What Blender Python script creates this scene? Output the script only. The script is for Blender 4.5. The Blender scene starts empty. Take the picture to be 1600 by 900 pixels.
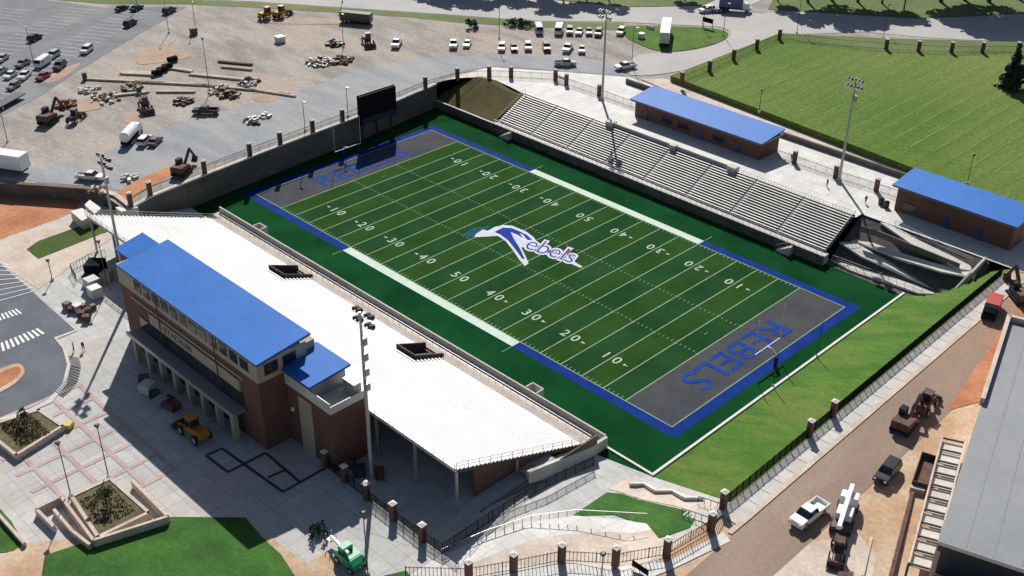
import bpy, bmesh, math, random
from mathutils import Vector, Matrix
from mathutils.geometry import tessellate_polygon
R = math.radians
random.seed(7)
S = bpy.context.scene
COL = S.collection

# ------------------------------------------------------------------ camera, light, exposure
CP = Vector((187.640333, -112.379097, 104.519661))
AZ, PI_, RO, FP = 2.35436254, 0.539080762, 0.00839143439, 1765.5552
fw = Vector((math.cos(AZ)*math.cos(PI_), math.sin(AZ)*math.cos(PI_), -math.sin(PI_)))
r0 = Vector((math.sin(AZ), -math.cos(AZ), 0)); u0 = r0.cross(fw)
rt = r0*math.cos(RO) + u0*math.sin(RO); up = -r0*math.sin(RO) + u0*math.cos(RO)
cam = bpy.data.objects.new('camera', bpy.data.cameras.new('camera')); COL.objects.link(cam)
cam.matrix_world = Matrix(((rt.x, up.x, -fw.x, CP.x), (rt.y, up.y, -fw.y, CP.y), (rt.z, up.z, -fw.z, CP.z), (0, 0, 0, 1)))
cam.data.lens = 36*FP/1600; cam.data.sensor_width = 36; cam.data.clip_end = 6000; cam.data.clip_start = 1
S.camera = cam
SUN_AZ, SUN_EL = 138.0, 40.0
w = bpy.data.worlds.new('World'); S.world = w; w.use_nodes = True
nt = w.node_tree; bg = nt.nodes['Background']
sky = nt.nodes.new('ShaderNodeTexSky'); sky.sky_type = 'NISHITA'; sky.sun_disc = False
sky.sun_elevation = R(SUN_EL); sky.sun_rotation = R(90-SUN_AZ)
nt.links.new(sky.outputs[0], bg.inputs[0]); bg.inputs[1].default_value = 0.056
sl = bpy.data.lights.new('sun', 'SUN'); sl.energy = 4.9; sl.angle = R(0.5); sl.color = (1.0, 0.95, 0.88)
sun = bpy.data.objects.new('sun', sl); COL.objects.link(sun)
sd = Vector((math.cos(R(SUN_AZ))*math.cos(R(SUN_EL)), math.sin(R(SUN_AZ))*math.cos(R(SUN_EL)), math.sin(R(SUN_EL))))
sun.rotation_euler = sd.to_track_quat('Z', 'Y').to_euler()
S.render.engine = 'CYCLES'
S.view_settings.view_transform = 'Standard'; S.view_settings.look = 'None'
S.view_settings.gamma = 1; S.view_settings.use_curve_mapping = False
S.view_settings.exposure = 0.08

# ------------------------------------------------------------------ heights of the site
FX1, WY = 109.728, 48.768
def cl(v): return max(0.0, min(1.0, v))
def road_z(y): return 3.5 + cl((y+12)/84)*2.5
def H(x, y):
    if x > 127.9: return road_z(y)
    if y > 92 and -40 < x < 400: return 6.0
    if y >= 72 or x < -12: return 6.0 if (y > 72 or x < -12) else 6.0
    if x <= 10 and y >= 59.3:
        return 1.9 + cl((y-59.5)/9.5)*4.1 + 0.35*math.sin((x+9)*.33)*cl((y-60)/3)
    if y > 59.3:
        if x < 124.4 and y > 59.6+max(0, x-118.5)*1.25: return 6*cl((y-62.2)/9.6)
        return cl((x-114.9)/13)*road_z(y)
    if y > -13:
        return cl((x-114.9)/13)*road_z(y)
    if x >= 106 and y > -36:
        return 3.5*max(cl((-13-y)/21), cl((x-114.6)/13.2))
    if x < 6 and x > -4 and y > -28: return 3.5*cl((-13-y)/15)
    return 3.5
def P(px, py, z=None):
    d = fw + rt*((px-800)/FP) + up*((450-py)/FP)
    if z is not None:
        return CP + d*((z-CP.z)/d.z)
    zz = 3.5
    for i in range(60):
        q = CP + d*((zz-CP.z)/d.z); zz = zz*.4 + H(q.x, q.y)*.6
    q = CP + d*((zz-CP.z)/d.z); q.z = H(q.x, q.y)
    return q

# ------------------------------------------------------------------ materials
MATS = {}
def base_mat(name):
    m = bpy.data.materials.new(name); m.use_nodes = True
    MATS[name] = m
    return m, m.node_tree, m.node_tree.nodes['Principled BSDF']
def mat(name, c, rough=.8, metal=0, var=.25, scale=.6, c2=None, fine=6.0, bump=0, spec=.3, c3=None, s3=.05, stretch=None, joint=0):
    if name in MATS: return MATS[name]
    m, t, b = base_mat(name); N = t.nodes; L = t.links
    b.inputs['Roughness'].default_value = rough; b.inputs['Metallic'].default_value = metal
    b.inputs['Specular IOR Level'].default_value = spec
    g = N.new('ShaderNodeNewGeometry')
    src = g.outputs['Position']
    if stretch:
        mp = N.new('ShaderNodeMapping'); mp.inputs['Rotation'].default_value = (0, 0, stretch[1]); mp.inputs['Scale'].default_value = (1, stretch[0], 1)
        L.new(src, mp.inputs[0]); src = mp.outputs[0]
    n1 = N.new('ShaderNodeTexNoise'); n1.inputs['Scale'].default_value = scale; n1.inputs['Detail'].default_value = 8; n1.inputs['Roughness'].default_value = .62
    L.new(src, n1.inputs['Vector'])
    n2 = N.new('ShaderNodeTexNoise'); n2.inputs['Scale'].default_value = fine; n2.inputs['Detail'].default_value = 4
    L.new(g.outputs['Position'], n2.inputs['Vector'])
    rp = N.new('ShaderNodeValToRGB'); e = rp.color_ramp.elements
    ca = c if c2 else [v*(1-var) for v in c]; cb = c2 if c2 else [min(1, v*(1+var)) for v in c]
    e[0].position = .36; e[0].color = (*ca, 1); e[1].position = .64; e[1].color = (*cb, 1)
    L.new(n1.outputs[0], rp.inputs[0]); col = rp.outputs[0]
    if c3:
        n3 = N.new('ShaderNodeTexNoise'); n3.inputs['Scale'].default_value = s3; n3.inputs['Detail'].default_value = 6; n3.inputs['Roughness'].default_value = .6
        L.new(src, n3.inputs['Vector'])
        r3 = N.new('ShaderNodeValToRGB'); r3.color_ramp.elements[0].position = .5; r3.color_ramp.elements[1].position = .66
        L.new(n3.outputs[0], r3.inputs[0])
        mx = N.new('ShaderNodeMix'); mx.data_type = 'RGBA'; L.new(r3.outputs[0], mx.inputs[0]); L.new(col, mx.inputs[6]); mx.inputs[7].default_value = (*c3, 1)
        col = mx.outputs[2]
    mr = N.new('ShaderNodeMapRange'); mr.inputs[3].default_value = 1-var*.8; mr.inputs[4].default_value = 1+var*.8
    mr.inputs[1].default_value = .3; mr.inputs[2].default_value = .7
    L.new(n2.outputs[0], mr.inputs[0])
    mm = N.new('ShaderNodeMix'); mm.data_type = 'RGBA'; mm.blend_type = 'MULTIPLY'; mm.inputs[0].default_value = 1
    L.new(col, mm.inputs[6]); L.new(mr.outputs[0], mm.inputs[7]); fin = mm.outputs[2]
    if joint:
        bt = N.new('ShaderNodeTexBrick'); bt.offset = 0; bt.inputs['Scale'].default_value = 1; bt.inputs['Brick Width'].default_value = joint; bt.inputs['Row Height'].default_value = joint
        bt.inputs['Mortar Size'].default_value = .05; bt.inputs['Mortar Smooth'].default_value = .4
        bt.inputs['Color1'].default_value = (1, 1, 1, 1); bt.inputs['Color2'].default_value = (.9, .9, .9, 1); bt.inputs['Mortar'].default_value = (.62, .62, .62, 1)
        L.new(g.outputs['Position'], bt.inputs[0])
        m2 = N.new('ShaderNodeMix'); m2.data_type = 'RGBA'; m2.blend_type = 'MULTIPLY'; m2.inputs[0].default_value = 1
        L.new(fin, m2.inputs[6]); L.new(bt.outputs[0], m2.inputs[7]); fin = m2.outputs[2]
    L.new(fin, b.inputs['Base Color'])
    if bump:
        bp = N.new('ShaderNodeBump'); bp.inputs['Strength'].default_value = bump; bp.inputs['Distance'].default_value = .15
        L.new(n2.outputs[0], bp.inputs['Height']); L.new(bp.outputs[0], b.inputs['Normal'])
    return m
def plain(name, c, rough=.5, metal=0, spec=.5): return mat(name, c, rough, metal, var=.07, scale=1.3, fine=5, spec=spec)

def brick_mat():
    m, t, b = base_mat('brick'); N = t.nodes; L = t.links
    b.inputs['Roughness'].default_value = .9
    g = N.new('ShaderNodeNewGeometry'); sp = N.new('ShaderNodeSeparateXYZ'); L.new(g.outputs['Position'], sp.inputs[0])
    ad = N.new('ShaderNodeMath'); L.new(sp.outputs[0], ad.inputs[0]); L.new(sp.outputs[1], ad.inputs[1])
    cb = N.new('ShaderNodeCombineXYZ'); L.new(ad.outputs[0], cb.inputs[0]); L.new(sp.outputs[2], cb.inputs[1])
    bt = N.new('ShaderNodeTexBrick'); bt.inputs['Scale'].default_value = 1; bt.inputs['Brick Width'].default_value = .42; bt.inputs['Row Height'].default_value = .16
    bt.inputs['Mortar Size'].default_value = .012
    bt.inputs['Color1'].default_value = (.12, .05, .037, 1); bt.inputs['Color2'].default_value = (.17, .07, .05, 1); bt.inputs['Mortar'].default_value = (.19, .15, .13, 1)
    L.new(cb.outputs[0], bt.inputs[0])
    n = N.new('ShaderNodeTexNoise'); n.inputs['Scale'].default_value = .5; L.new(g.outputs['Position'], n.inputs[0])
    mr = N.new('ShaderNodeMapRange'); mr.inputs[3].default_value = .7; mr.inputs[4].default_value = 1.3; L.new(n.outputs[0], mr.inputs[0])
    mm = N.new('ShaderNodeMix'); mm.data_type = 'RGBA'; mm.blend_type = 'MULTIPLY'; mm.inputs[0].default_value = 1
    L.new(bt.outputs[0], mm.inputs[6]); L.new(mr.outputs[0], mm.inputs[7]); L.new(mm.outputs[2], b.inputs['Base Color'])
    return m
brick = brick_mat()
m_dirt = mat('dirt_lot', (.27, .245, .22), .95, var=.2, scale=.06, c2=(.43, .40, .37), fine=1.2, bump=.2, c3=(.42, .35, .295), s3=.03, stretch=(3, .6))
m_orange = mat('red_clay', (.42, .17, .085), .95, var=.18, scale=.12, c2=(.56, .27, .15), fine=1.5, bump=.2)
m_clayP = mat('dusty_clay', (.40, .27, .20), .95, var=.2, scale=.25, c2=(.47, .36, .29), fine=1.5, bump=.2)
m_tan = mat('tan_dirt', (.47, .33, .22), .95, var=.18, scale=.18, c2=(.62, .48, .34), fine=1.6, bump=.2, c3=(.50, .30, .18), s3=.08)
m_asph = mat('asphalt', (.15, .16, .18), .85, var=.12, scale=.15, c2=(.21, .22, .24), fine=2, c3=(.25, .25, .26), s3=.06)
m_asphL = mat('worn_asphalt', (.24, .26, .285), .85, var=.14, scale=.06, c2=(.33, .345, .36), fine=1.5, c3=(.38, .35, .32), s3=.04, stretch=(4, .35))
m_asphD = mat('dark_asphalt', (.10, .112, .14), .8, var=.12, scale=.2, c2=(.14, .155, .18), fine=2)
m_road = mat('pale_road', (.40, .39, .385), .85, var=.08, scale=.1, c2=(.47, .455, .44), fine=2)
m_roadN = mat('dusty_road', (.27, .195, .155), .9, var=.12, scale=.1, c2=(.35, .265, .21), fine=2, c3=(.40, .22, .14), s3=.05, stretch=(.3, 0))
m_conc = mat('concrete', (.52, .50, .475), .8, var=.1, scale=.3, c2=(.64, .615, .59), fine=2)
m_concP = mat('plaza_concrete', (.46, .465, .46), .8, var=.1, scale=.12, c2=(.58, .58, .565), fine=1.2, c3=(.60, .53, .48), s3=.07, joint=2.4)
m_concW = mat('white_concrete', (.60, .59, .57), .7, var=.1, scale=.3, c2=(.72, .71, .68), fine=1.5, joint=3.2)
m_concT = mat('tan_concrete', (.52, .43, .36), .85, var=.12, scale=.25, c2=(.66, .57, .49), fine=2)
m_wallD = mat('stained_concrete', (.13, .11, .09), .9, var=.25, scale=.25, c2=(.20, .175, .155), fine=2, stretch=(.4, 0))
m_wallK = mat('shade_darkened_wall', (.10, .088, .08), .9, var=.25, scale=.3, c2=(.18, .16, .14), fine=2)  # shade on the bleachers' front wall is deepened in this colour
m_paver = mat('pink_pavers', (.44, .33, .33), .85, var=.15, scale=.4, c2=(.52, .41, .40), fine=4)
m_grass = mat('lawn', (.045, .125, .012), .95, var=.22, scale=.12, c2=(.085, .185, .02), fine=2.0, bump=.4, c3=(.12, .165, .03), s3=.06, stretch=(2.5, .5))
m_grassD = mat('dark_lawn', (.03, .10, .018), .95, var=.22, scale=.2, c2=(.06, .165, .026), fine=2.2, bump=.4)  # darker green than the main lawn
m_grassW = mat('worn_lawn', (.045, .08, .014), .95, var=.22, scale=.2, c2=(.08, .125, .022), fine=2.2, bump=.4)
m_grassO = mat('olive_grass', (.075, .065, .02), .95, var=.25, scale=.25, c2=(.115, .095, .03), fine=1.6, bump=.4)
m_verge = mat('verge_grass', (.10, .15, .045), .95, var=.2, scale=.05, c2=(.17, .21, .08), fine=1.2, bump=.3)
m_bank = mat('shaded_bank', (.085, .08, .08), .95, var=.3, scale=.6, c2=(.15, .14, .135), fine=4)  # dark colour stands for shadowed shrubs and walls on the bank
m_apron = mat('turf_apron', (.003, .044, .014), 1, var=.16, scale=.09, c2=(.008, .072, .021), fine=3, spec=.03)
m_t1 = mat('turf_dark', (.012, .055, .017), 1, var=.2, scale=.12, c2=(.021, .076, .024), fine=3, spec=.03)
m_t2 = mat('turf_light', (.019, .064, .012), 1, var=.2, scale=.12, c2=(.031, .086, .018), fine=3, spec=.03)
m_ez = mat('endzone_grey', (.062, .068, .085), .9, var=.15, scale=.2, c2=(.09, .092, .09), fine=3, spec=.03)
m_blueT = mat('turf_blue', (.004, .028, .19), .85, var=.12, scale=.3, c2=(.007, .04, .25), fine=3, spec=.05)
m_blueL = mat('letter_blue', (.004, .035, .25), .9, var=.25, scale=.5, c2=(.006, .06, .34), fine=3, spec=.15)
m_line = mat('field_paint', (.30, .42, .27), .9, var=.12, scale=.5, spec=.1)
m_num = mat('number_paint', (.44, .54, .43), .9, var=.12, scale=.5, spec=.1)
m_white = plain('white_paint', (.78, .80, .76), .6)
m_offw = mat('box_paint', (.60, .72, .60), .85, var=.06, spec=.1)
m_alum = mat('aluminium', (.70, .70, .705), .62, metal=.1, var=.13, scale=.12, fine=1.5)
m_alum2 = mat('weathered_aluminium', (.62, .61, .59), .6, metal=.1, var=.12, scale=.3, fine=2)
m_riser = mat('riser_metal', (.40, .39, .38), .6, metal=.2, var=.1)
m_roofB = mat('blue_roof', (.013, .15, .53), .6, var=.08, scale=.2, c2=(.018, .175, .60), fine=1.0, spec=.2)
m_trim = plain('bronze_trim', (.07, .06, .055), .5)
m_fascia = mat('tan_stucco', (.42, .36, .29), .85, var=.08, scale=.5)
m_glass = plain('dark_glass', (.02, .025, .03), .12, 0, .6)
m_grey = plain('grey_metal', (.33, .34, .35), .45, .4)
m_dgrey = plain('dark_metal', (.06, .06, .065), .5, .3)
m_black = plain('black_paint', (.012, .012, .014), .8, 0, .1)
m_rub = plain('rubber', (.018, .018, .018), .85)
m_pole = plain('galvanised_pole', (.42, .43, .44), .45, .5)
m_cap = plain('cast_stone_cap', (.72, .70, .66), .8)
m_lamp = plain('lamp_face', (.55, .56, .58), .3, .3)
m_flat = mat('grey_membrane_roof', (.27, .285, .30), .8, var=.06, scale=.06, c2=(.315, .33, .345), fine=.8)
m_wood = mat('lumber', (.46, .39, .30), .9, var=.3, scale=.8, c2=(.66, .59, .48))
m_yel = plain('machine_yellow', (.45, .20, .02), .5)
m_red = plain('machine_red', (.45, .03, .03), .5)
m_rust = mat('rusty_brown', (.085, .048, .04), .85, var=.35, scale=1.5, c2=(.17, .10, .08))
m_green = plain('machine_green', (.02, .30, .14), .45)
m_leaf = mat('leaves', (.035, .075, .02), .9, var=.4, scale=.7, c2=(.09, .14, .04), fine=3)
m_leafD = mat('dark_needles', (.018, .04, .03), .9, var=.4, scale=.7, c2=(.05, .085, .07), fine=3)
m_bark = mat('bark', (.10, .075, .055), .95, var=.3, scale=2)
PAINT = dict(white=(.78, .78, .77), silver=(.45, .46, .48), grey=(.20, .21, .22), black=(.015, .015, .018), darkgreen=(.05, .06, .04),
             red=(.30, .03, .03), lilac=(.40, .38, .50), brown=(.14, .08, .06), blue=(.06, .09, .2), bright=(.9, .9, .9), tan=(.35, .3, .22))
def paint(c): return plain('car_paint_'+c, PAINT[c], .3)

# ------------------------------------------------------------------ mesh helpers
class MB:
    def __init__(s): s.v = []; s.f = []; s.m = []; s.mats = []
    def mi(s, m):
        if m not in s.mats: s.mats.append(m)
        return s.mats.index(m)
    def add(s, vs, fs, m=None):
        o = len(s.v); s.v += [Vector(v) for v in vs]; k = s.mi(m) if m else 0
        for f in fs: s.f.append([i+o for i in f]); s.m.append(k)
        return s
    def box(s, x0, x1, y0, y1, z0, z1, m=None, rot=0, c=None):
        vs = [(x, y, z) for z in (z0, z1) for x, y in ((x0, y0), (x1, y0), (x1, y1), (x0, y1))]
        if rot:
            cc = c or ((x0+x1)/2, (y0+y1)/2); ca, sa = math.cos(rot), math.sin(rot)
            vs = [(cc[0]+(x-cc[0])*ca-(y-cc[1])*sa, cc[1]+(x-cc[0])*sa+(y-cc[1])*ca, z) for x, y, z in vs]
        return s.add(vs, [(3, 2, 1, 0), (4, 5, 6, 7), (0, 1, 5, 4), (1, 2, 6, 5), (2, 3, 7, 6), (3, 0, 4, 7)], m)
    def beam(s, a, b, wd, h, m=None):
        a = Vector(a); b = Vector(b); d = (b-a).normalized(); sd_ = d.cross(Vector((0, 0, 1)))
        if sd_.length < .01: sd_ = Vector((1, 0, 0))
        sd_.normalize(); u_ = sd_.cross(d).normalized()
        vs = [p + sd_*i*wd/2 + u_*j*h/2 for p in (a, b) for i, j in ((-1, -1), (1, -1), (1, 1), (-1, 1))]
        return s.add(vs, [(0, 1, 2, 3), (7, 6, 5, 4), (0, 4, 5, 1), (1, 5, 6, 2), (2, 6, 7, 3), (3, 7, 4, 0)], m)
    def tube(s, a, b, ra, rb=None, n=8, m=None):
        rb = ra if rb is None else rb
        a = Vector(a); b = Vector(b); d = (b-a).normalized(); x = d.orthogonal().normalized(); y = d.cross(x)
        vs = [p + (x*math.cos(2*math.pi*i/n)+y*math.sin(2*math.pi*i/n))*r for p, r in ((a, ra), (b, rb)) for i in range(n)]
        fs = [(i, (i+1) % n, n+(i+1) % n, n+i) for i in range(n)] + [tuple(range(n))[::-1], tuple(range(n, 2*n))]
        return s.add(vs, fs, m)
    def poly(s, pts, m=None):
        pts = [Vector(p) for p in pts]
        tr = tessellate_polygon([[Vector((p.x, p.y, 0)) for p in pts]])
        fs = []
        for t in tr:
            a, b, c = (pts[i] for i in t)
            n = (b-a).cross(c-a)
            fs.append(t if n.z >= 0 else t[::-1])
        return s.add(pts, fs, m)
    def prism(s, pts, z0, z1, m=None, mt=None):
        """flat outline in xy, from z0 (number or None for own height minus) to z1"""
        pts = [Vector(p) for p in pts]; n = len(pts)
        ar = sum(pts[i].x*pts[(i+1) % n].y-pts[(i+1) % n].x*pts[i].y for i in range(n))
        if ar < 0: pts = pts[::-1]
        top = [Vector((p.x, p.y, z1)) for p in pts]; bot = [Vector((p.x, p.y, z0)) for p in pts]
        s.poly(top, mt or m)
        s.add(bot+top, [(i, (i+1) % n, n+(i+1) % n, n+i) for i in range(n)], m)
        return s
    def side(s, prof, y0, y1, m=None, taper=0, zt=None):
        """profile in xz extruded along y; vertices above zt are drawn in by taper"""
        n = len(prof); vs = []
        for y, sg in ((y0, 1), (y1, -1)):
            for x, z in prof: vs.append((x, y + (sg*taper if zt is not None and z > zt else 0), z))
        tr = tessellate_polygon([[Vector((x, z, 0)) for x, z in prof]])
        ar = sum(prof[i][0]*prof[(i+1) % n][1]-prof[(i+1) % n][0]*prof[i][1] for i in range(n))
        fs = []
        for t in tr:
            a, b, c = [Vector((*prof[i], 0)) for i in t]
            pos = (b-a).cross(c-a).z > 0
            t = tuple(t) if pos else tuple(t)[::-1]
            fs.append(t); fs.append(tuple(n+i for i in t[::-1]))
        for i in range(n):
            j = (i+1) % n
            fs.append((i, n+i, n+j, j) if ar > 0 else (i, j, n+j, n+i))
        return s.add(vs, fs, m)
    def build(s, name, m=None, parent=None, smooth=False, bev=0, local=False):
        """world-space shapes; origin goes to the base of the mesh, or to the parent's frame"""
        me = bpy.data.meshes.new(name)
        if parent is not None: o0 = Vector((0, 0, 0)) if local else world_loc(parent)
        elif local: o0 = Vector((0, 0, 0))
        else:
            xs = [v.x for v in s.v]; ys = [v.y for v in s.v]
            o0 = Vector(((min(xs)+max(xs))/2, (min(ys)+max(ys))/2, min(v.z for v in s.v)))
        me.from_pydata([tuple(v-o0) for v in s.v], [], s.f)
        if s.mats:
            for mm in s.mats: me.materials.append(mm)
            me.polygons.foreach_set('material_index', s.m)
        else: me.materials.append(m)
        if bev:
            bm = bmesh.new(); bm.from_mesh(me)
            bmesh.ops.bevel(bm, geom=[e for e in bm.edges if len(e.link_faces) == 2 and e.calc_face_angle(0) > .5], offset=bev, segments=2, affect='EDGES', clamp_overlap=True)
            bm.to_mesh(me); bm.free()
        if smooth: me.polygons.foreach_set('use_smooth', [True]*len(me.polygons))
        me.update()
        o = bpy.data.objects.new(name, me); COL.objects.link(o)
        if parent is not None: o.parent = parent
        elif not local: o.location = o0
        return o
def world_loc(o):
    v = o.location.copy()
    return v + world_loc(o.parent) if o.parent else v
def tag(o, label, cat, group=None):
    o['label'] = label; o['category'] = cat
    if group: o['group'] = group
    return o
def kind(o, k='structure'): o['kind'] = k; return o
def empty(name, loc, label, cat, group=None, rz=0):
    o = bpy.data.objects.new(name, None); COL.objects.link(o); o.location = loc; o.rotation_euler.z = rz
    return tag(o, label, cat, group)
def copy_tree(o, parent=None):
    c = o.copy(); COL.objects.link(c)
    if parent is not None: c.parent = parent
    for ch in [q for q in KIDS.get(o.name, [])]:
        k = copy_tree(ch, c); KIDS.setdefault(c.name, []).append(k)
    return c
KIDS = {}
def reg(root):
    for ob in list(COL.objects):
        if ob.parent is not None:
            l = KIDS.setdefault(ob.parent.name, [])
            if ob not in l: l.append(ob)
def clip_cell(poly, x0, x1, y0, y1):
    for ax, val, sg in ((0, x0, 1), (0, x1, -1), (1, y0, 1), (1, y1, -1)):
        out = []
        for i in range(len(poly)):
            a, b = poly[i-1], poly[i]
            ia = (a[ax]-val)*sg >= 0; ib = (b[ax]-val)*sg >= 0
            if ia != ib:
                t = (val-a[ax])/(b[ax]-a[ax]); out.append((a[0]+(b[0]-a[0])*t, a[1]+(b[1]-a[1])*t))
            if ib: out.append(b)
        poly = out
        if not poly: break
    return poly
def drape(name, pts, m, off=.03, cell=2.0, z=None):
    pts = [(p[0], p[1]) for p in pts]
    mb = MB()
    if z is not None:
        mb.poly([(x, y, z+off) for x, y in pts], m)
    else:
        x0 = min(p[0] for p in pts); x1 = max(p[0] for p in pts); y0 = min(p[1] for p in pts); y1 = max(p[1] for p in pts)
        i = math.floor(x0/cell)
        while i*cell < x1:
            j = math.floor(y0/cell)
            while j*cell < y1:
                q = clip_cell(pts, i*cell, (i+1)*cell, j*cell, (j+1)*cell)
                if len(q) > 2: mb.poly([(x, y, H(min(max(x, i*cell+.001), (i+1)*cell-.001), y)+off) for x, y in q], m)
                j += 1
            i += 1
    return kind(mb.build(name, m))
def pix(l, z=None): return [P(a, b, z) for a, b in l]
def smoothpts(pts, n=4, closed=True):
    out = []; k = len(pts)
    for i in range(k if closed else k-1):
        p0, p1, p2, p3 = (Vector(pts[(i+d) % k]) if closed else Vector(pts[max(0, min(k-1, i+d))]) for d in (-1, 0, 1, 2))
        for j in range(n):
            t = j/n
            out.append(.5*((2*p1)+(-p0+p2)*t+(2*p0-5*p1+4*p2-p3)*t*t+(-p0+3*p1-3*p2+p3)*t**3))
    if not closed: out.append(Vector(pts[-1]))
    return out

# ------------------------------------------------------------------ ground
drape('ground', [(-2500, -2500), (2500, -2500), (2500, 2500), (-2500, 2500)], m_dirt, 0, z=-1.2)
A = Vector((-12.5, -28.1)); dA = Vector((-15.9, -12.3))
wall_line = [(-1.4, -27), (-3.3, -21.5), (-4.8, -6), (-6, 8), (-6.8, 20), (-7.4, 33.3), (-8.8, 45), (-9.8, 52.7), (-10.5, 59.3)]
bank_top = [(-10.3, 62), (-8.6, 66), (-5.5, 69.6), (-1, 71.2), (4, 70.6), (10, 69.6)]
terr = [tuple(A+dA*80)] + [(-2400, 2400), (2400, 2400), (2400, 71.9), (124, 71.9), (98.6, 71.6), (98.6, 69.6), (10, 69.6)][:] + bank_top[::-1][1:] + wall_line[::-1] + [(-2.5, -28.1), tuple(A)]
drape('upper_ground', terr, m_dirt, 0, z=6.0)
drape('plaza', [tuple(A+dA*80), (A.x, A.y), (-4, -28), (6, -28), (6, -21), (106, -21), (106, -36), (127.9, -36), (127.9, -2000), (-1200, -2000)], m_concP, 0, z=3.5)
kind(MB().add([(127.9, -2000, 3.5), (2400, -2000, 3.5), (2400, -12, 3.5), (127.9, -12, 3.5), (2400, 72, 6), (127.9, 72, 6)], [(0, 1, 2, 3), (3, 2, 4, 5)], m_tan).build('lower_ground', m_tan))
drape('end_ramp', [(106, -36), (127.9, -36), (127.9, -11), (114.6, -11), (106, -13)], m_concP, .02, 1.0)
tag(MB().box(105.9, 106.1, -36, -12.9, -.5, 3.56, m_wallD).build('ramp_wall'), 'concrete wall along the ramp beside the right end of the white grandstand', 'wall')
drape('side_ramp', [(-4, -28), (6, -28), (6, -13), (-4, -13)], m_concW, 0, 1.0)
drape('turf_apron', [(-12, -13.2), (114.6, -13.2), (114.6, 59.7), (-12, 59.7)], m_apron, 0, z=0)
drape('grass_slope', [(114.6, -11), (127.9, -11), (127.9, 71.9), (124.4, 71.9), (124.4, 67.0), (118.5, 59.6), (114.6, 59.6)], m_grass, .0, 1.0)
drape('embankment', [(98.6, 59.4), (114.6, 59.6), (118.5, 59.6), (124.4, 67.0), (124.4, 71.9), (98.6, 71.6)], m_bank, 0, 1.0)
drape('grass_bank', [(-10.4, 59.5), (10, 59.5), (10, 69.5)] + bank_top[::-1][1:], m_grassO, 0, 1.0)

# far terrain overlays (height 6 terrace)
def far(name, l, m, off=.04, z=6.0, world=False): return drape(name, l if world else pix(l, z), m, off, z=z)
far('parking_lot', [(-60, -30), (70, 0), (160, 12), (292, 10), (215, 55), (120, 112), (60, 152), (0, 182), (-80, 215)], m_asph, .05)
far('service_road', [(-30, 262), (60, 285), (150, 292), (200, 300), (235, 292), (300, 268), (420, 226), (560, 176), (650, 138), (720, 112), (775, 103), (880, 112), (975, 118),
     (985, 100), (880, 88), (760, 86), (640, 92), (560, 108), (480, 138), (430, 152), (330, 180), (240, 205), (150, 245), (60, 262)], m_asphL, .05)
far('clay_patch', smoothpts(pix([(185, 300), (230, 275), (262, 262), (300, 262), (262, 278), (225, 298), (200, 312)], 6), 3), m_orange, .09, world=True)
for l in ([(222, 84), (275, 62), (262, 74), (300, 88), (250, 98), (215, 100)], [(115, 162), (150, 152), (160, 168), (120, 175)], [(195, 178), (220, 172), (218, 190), (196, 192)],
          [(400, 142), (440, 150), (420, 160), (395, 155)], [(415, 28), (540, 30), (525, 38), (405, 36)], [(70, 118), (125, 98), (105, 118), (75, 130)]):
    far('clay_patch', smoothpts(pix(l, 6), 3), m_clayP, .07, world=True)
far('verge', [(-100, -60), (-60, -12), (160, 6), (292, 7), (400, 12), (640, 27), (720, 36), (830, 42), (975, 48), (975, 36), (840, 34), (640, 20), (400, 4), (300, 0), (150, -30)], m_verge, .06)
far('top_road', [(60, -60), (300, -2), (400, 3), (640, 19), (840, 33), (960, 34), (1035, 38), (1120, 42), (1230, 55), (1350, 50), (1460, 60), (1620, 68), (1900, 82),
     (1900, 30), (1600, 22), (1440, 30), (1240, 18), (1190, 22), (1095, 10), (980, 12), (800, -6), (600, -20), (300, -60)], m_road, .08)
far('side_lane', [(1095, 12), (1160, 14), (1240, -20), (1180, -30)], m_road, .10)
far('distant_grass', [(600, -20), (800, -6), (980, 11), (1095, 9), (1175, -25), (1190, -80), (500, -90)], m_verge, .12)
far('distant_grass', [(1200, 15), (1240, 17), (1440, 29), (1600, 21), (1900, 29), (2100, -60), (1250, -90)], m_verge, .12)
far('curved_road', smoothpts(pix([(985, 118), (1060, 112), (1150, 90), (1240, 58), (1215, 44), (1120, 40), (1140, 48), (1138, 60), (1100, 76), (1060, 82), (1010, 84), (985, 95)], 6), 3), m_road, .11, world=True)
far('verge_island', smoothpts(pix([(975, 42), (1060, 42), (1120, 46), (1138, 54), (1120, 68), (1070, 79), (1030, 80), (1000, 70), (978, 58)], 6), 3), m_grass, .15, world=True)
far('concourse', bank_top[::-1] + pix([(722, 117), (765, 106), (880, 113), (985, 122), (1030, 138), (1250, 215), (1400, 268), (1700, 372), (1700, 470)], 6)[:-1] + [Vector((150, 72.2)), Vector((98.6, 71.6)), Vector((98.6, 69.6)), Vector((10, 69.6))], m_concW, .13, world=True)
far('foot_path', [(1000, 124), (1040, 124), (1130, 158), (1200, 184), (1380, 250), (1700, 365), (1700, 385), (1370, 262), (1195, 198), (1100, 165)], m_concT, .17)
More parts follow.
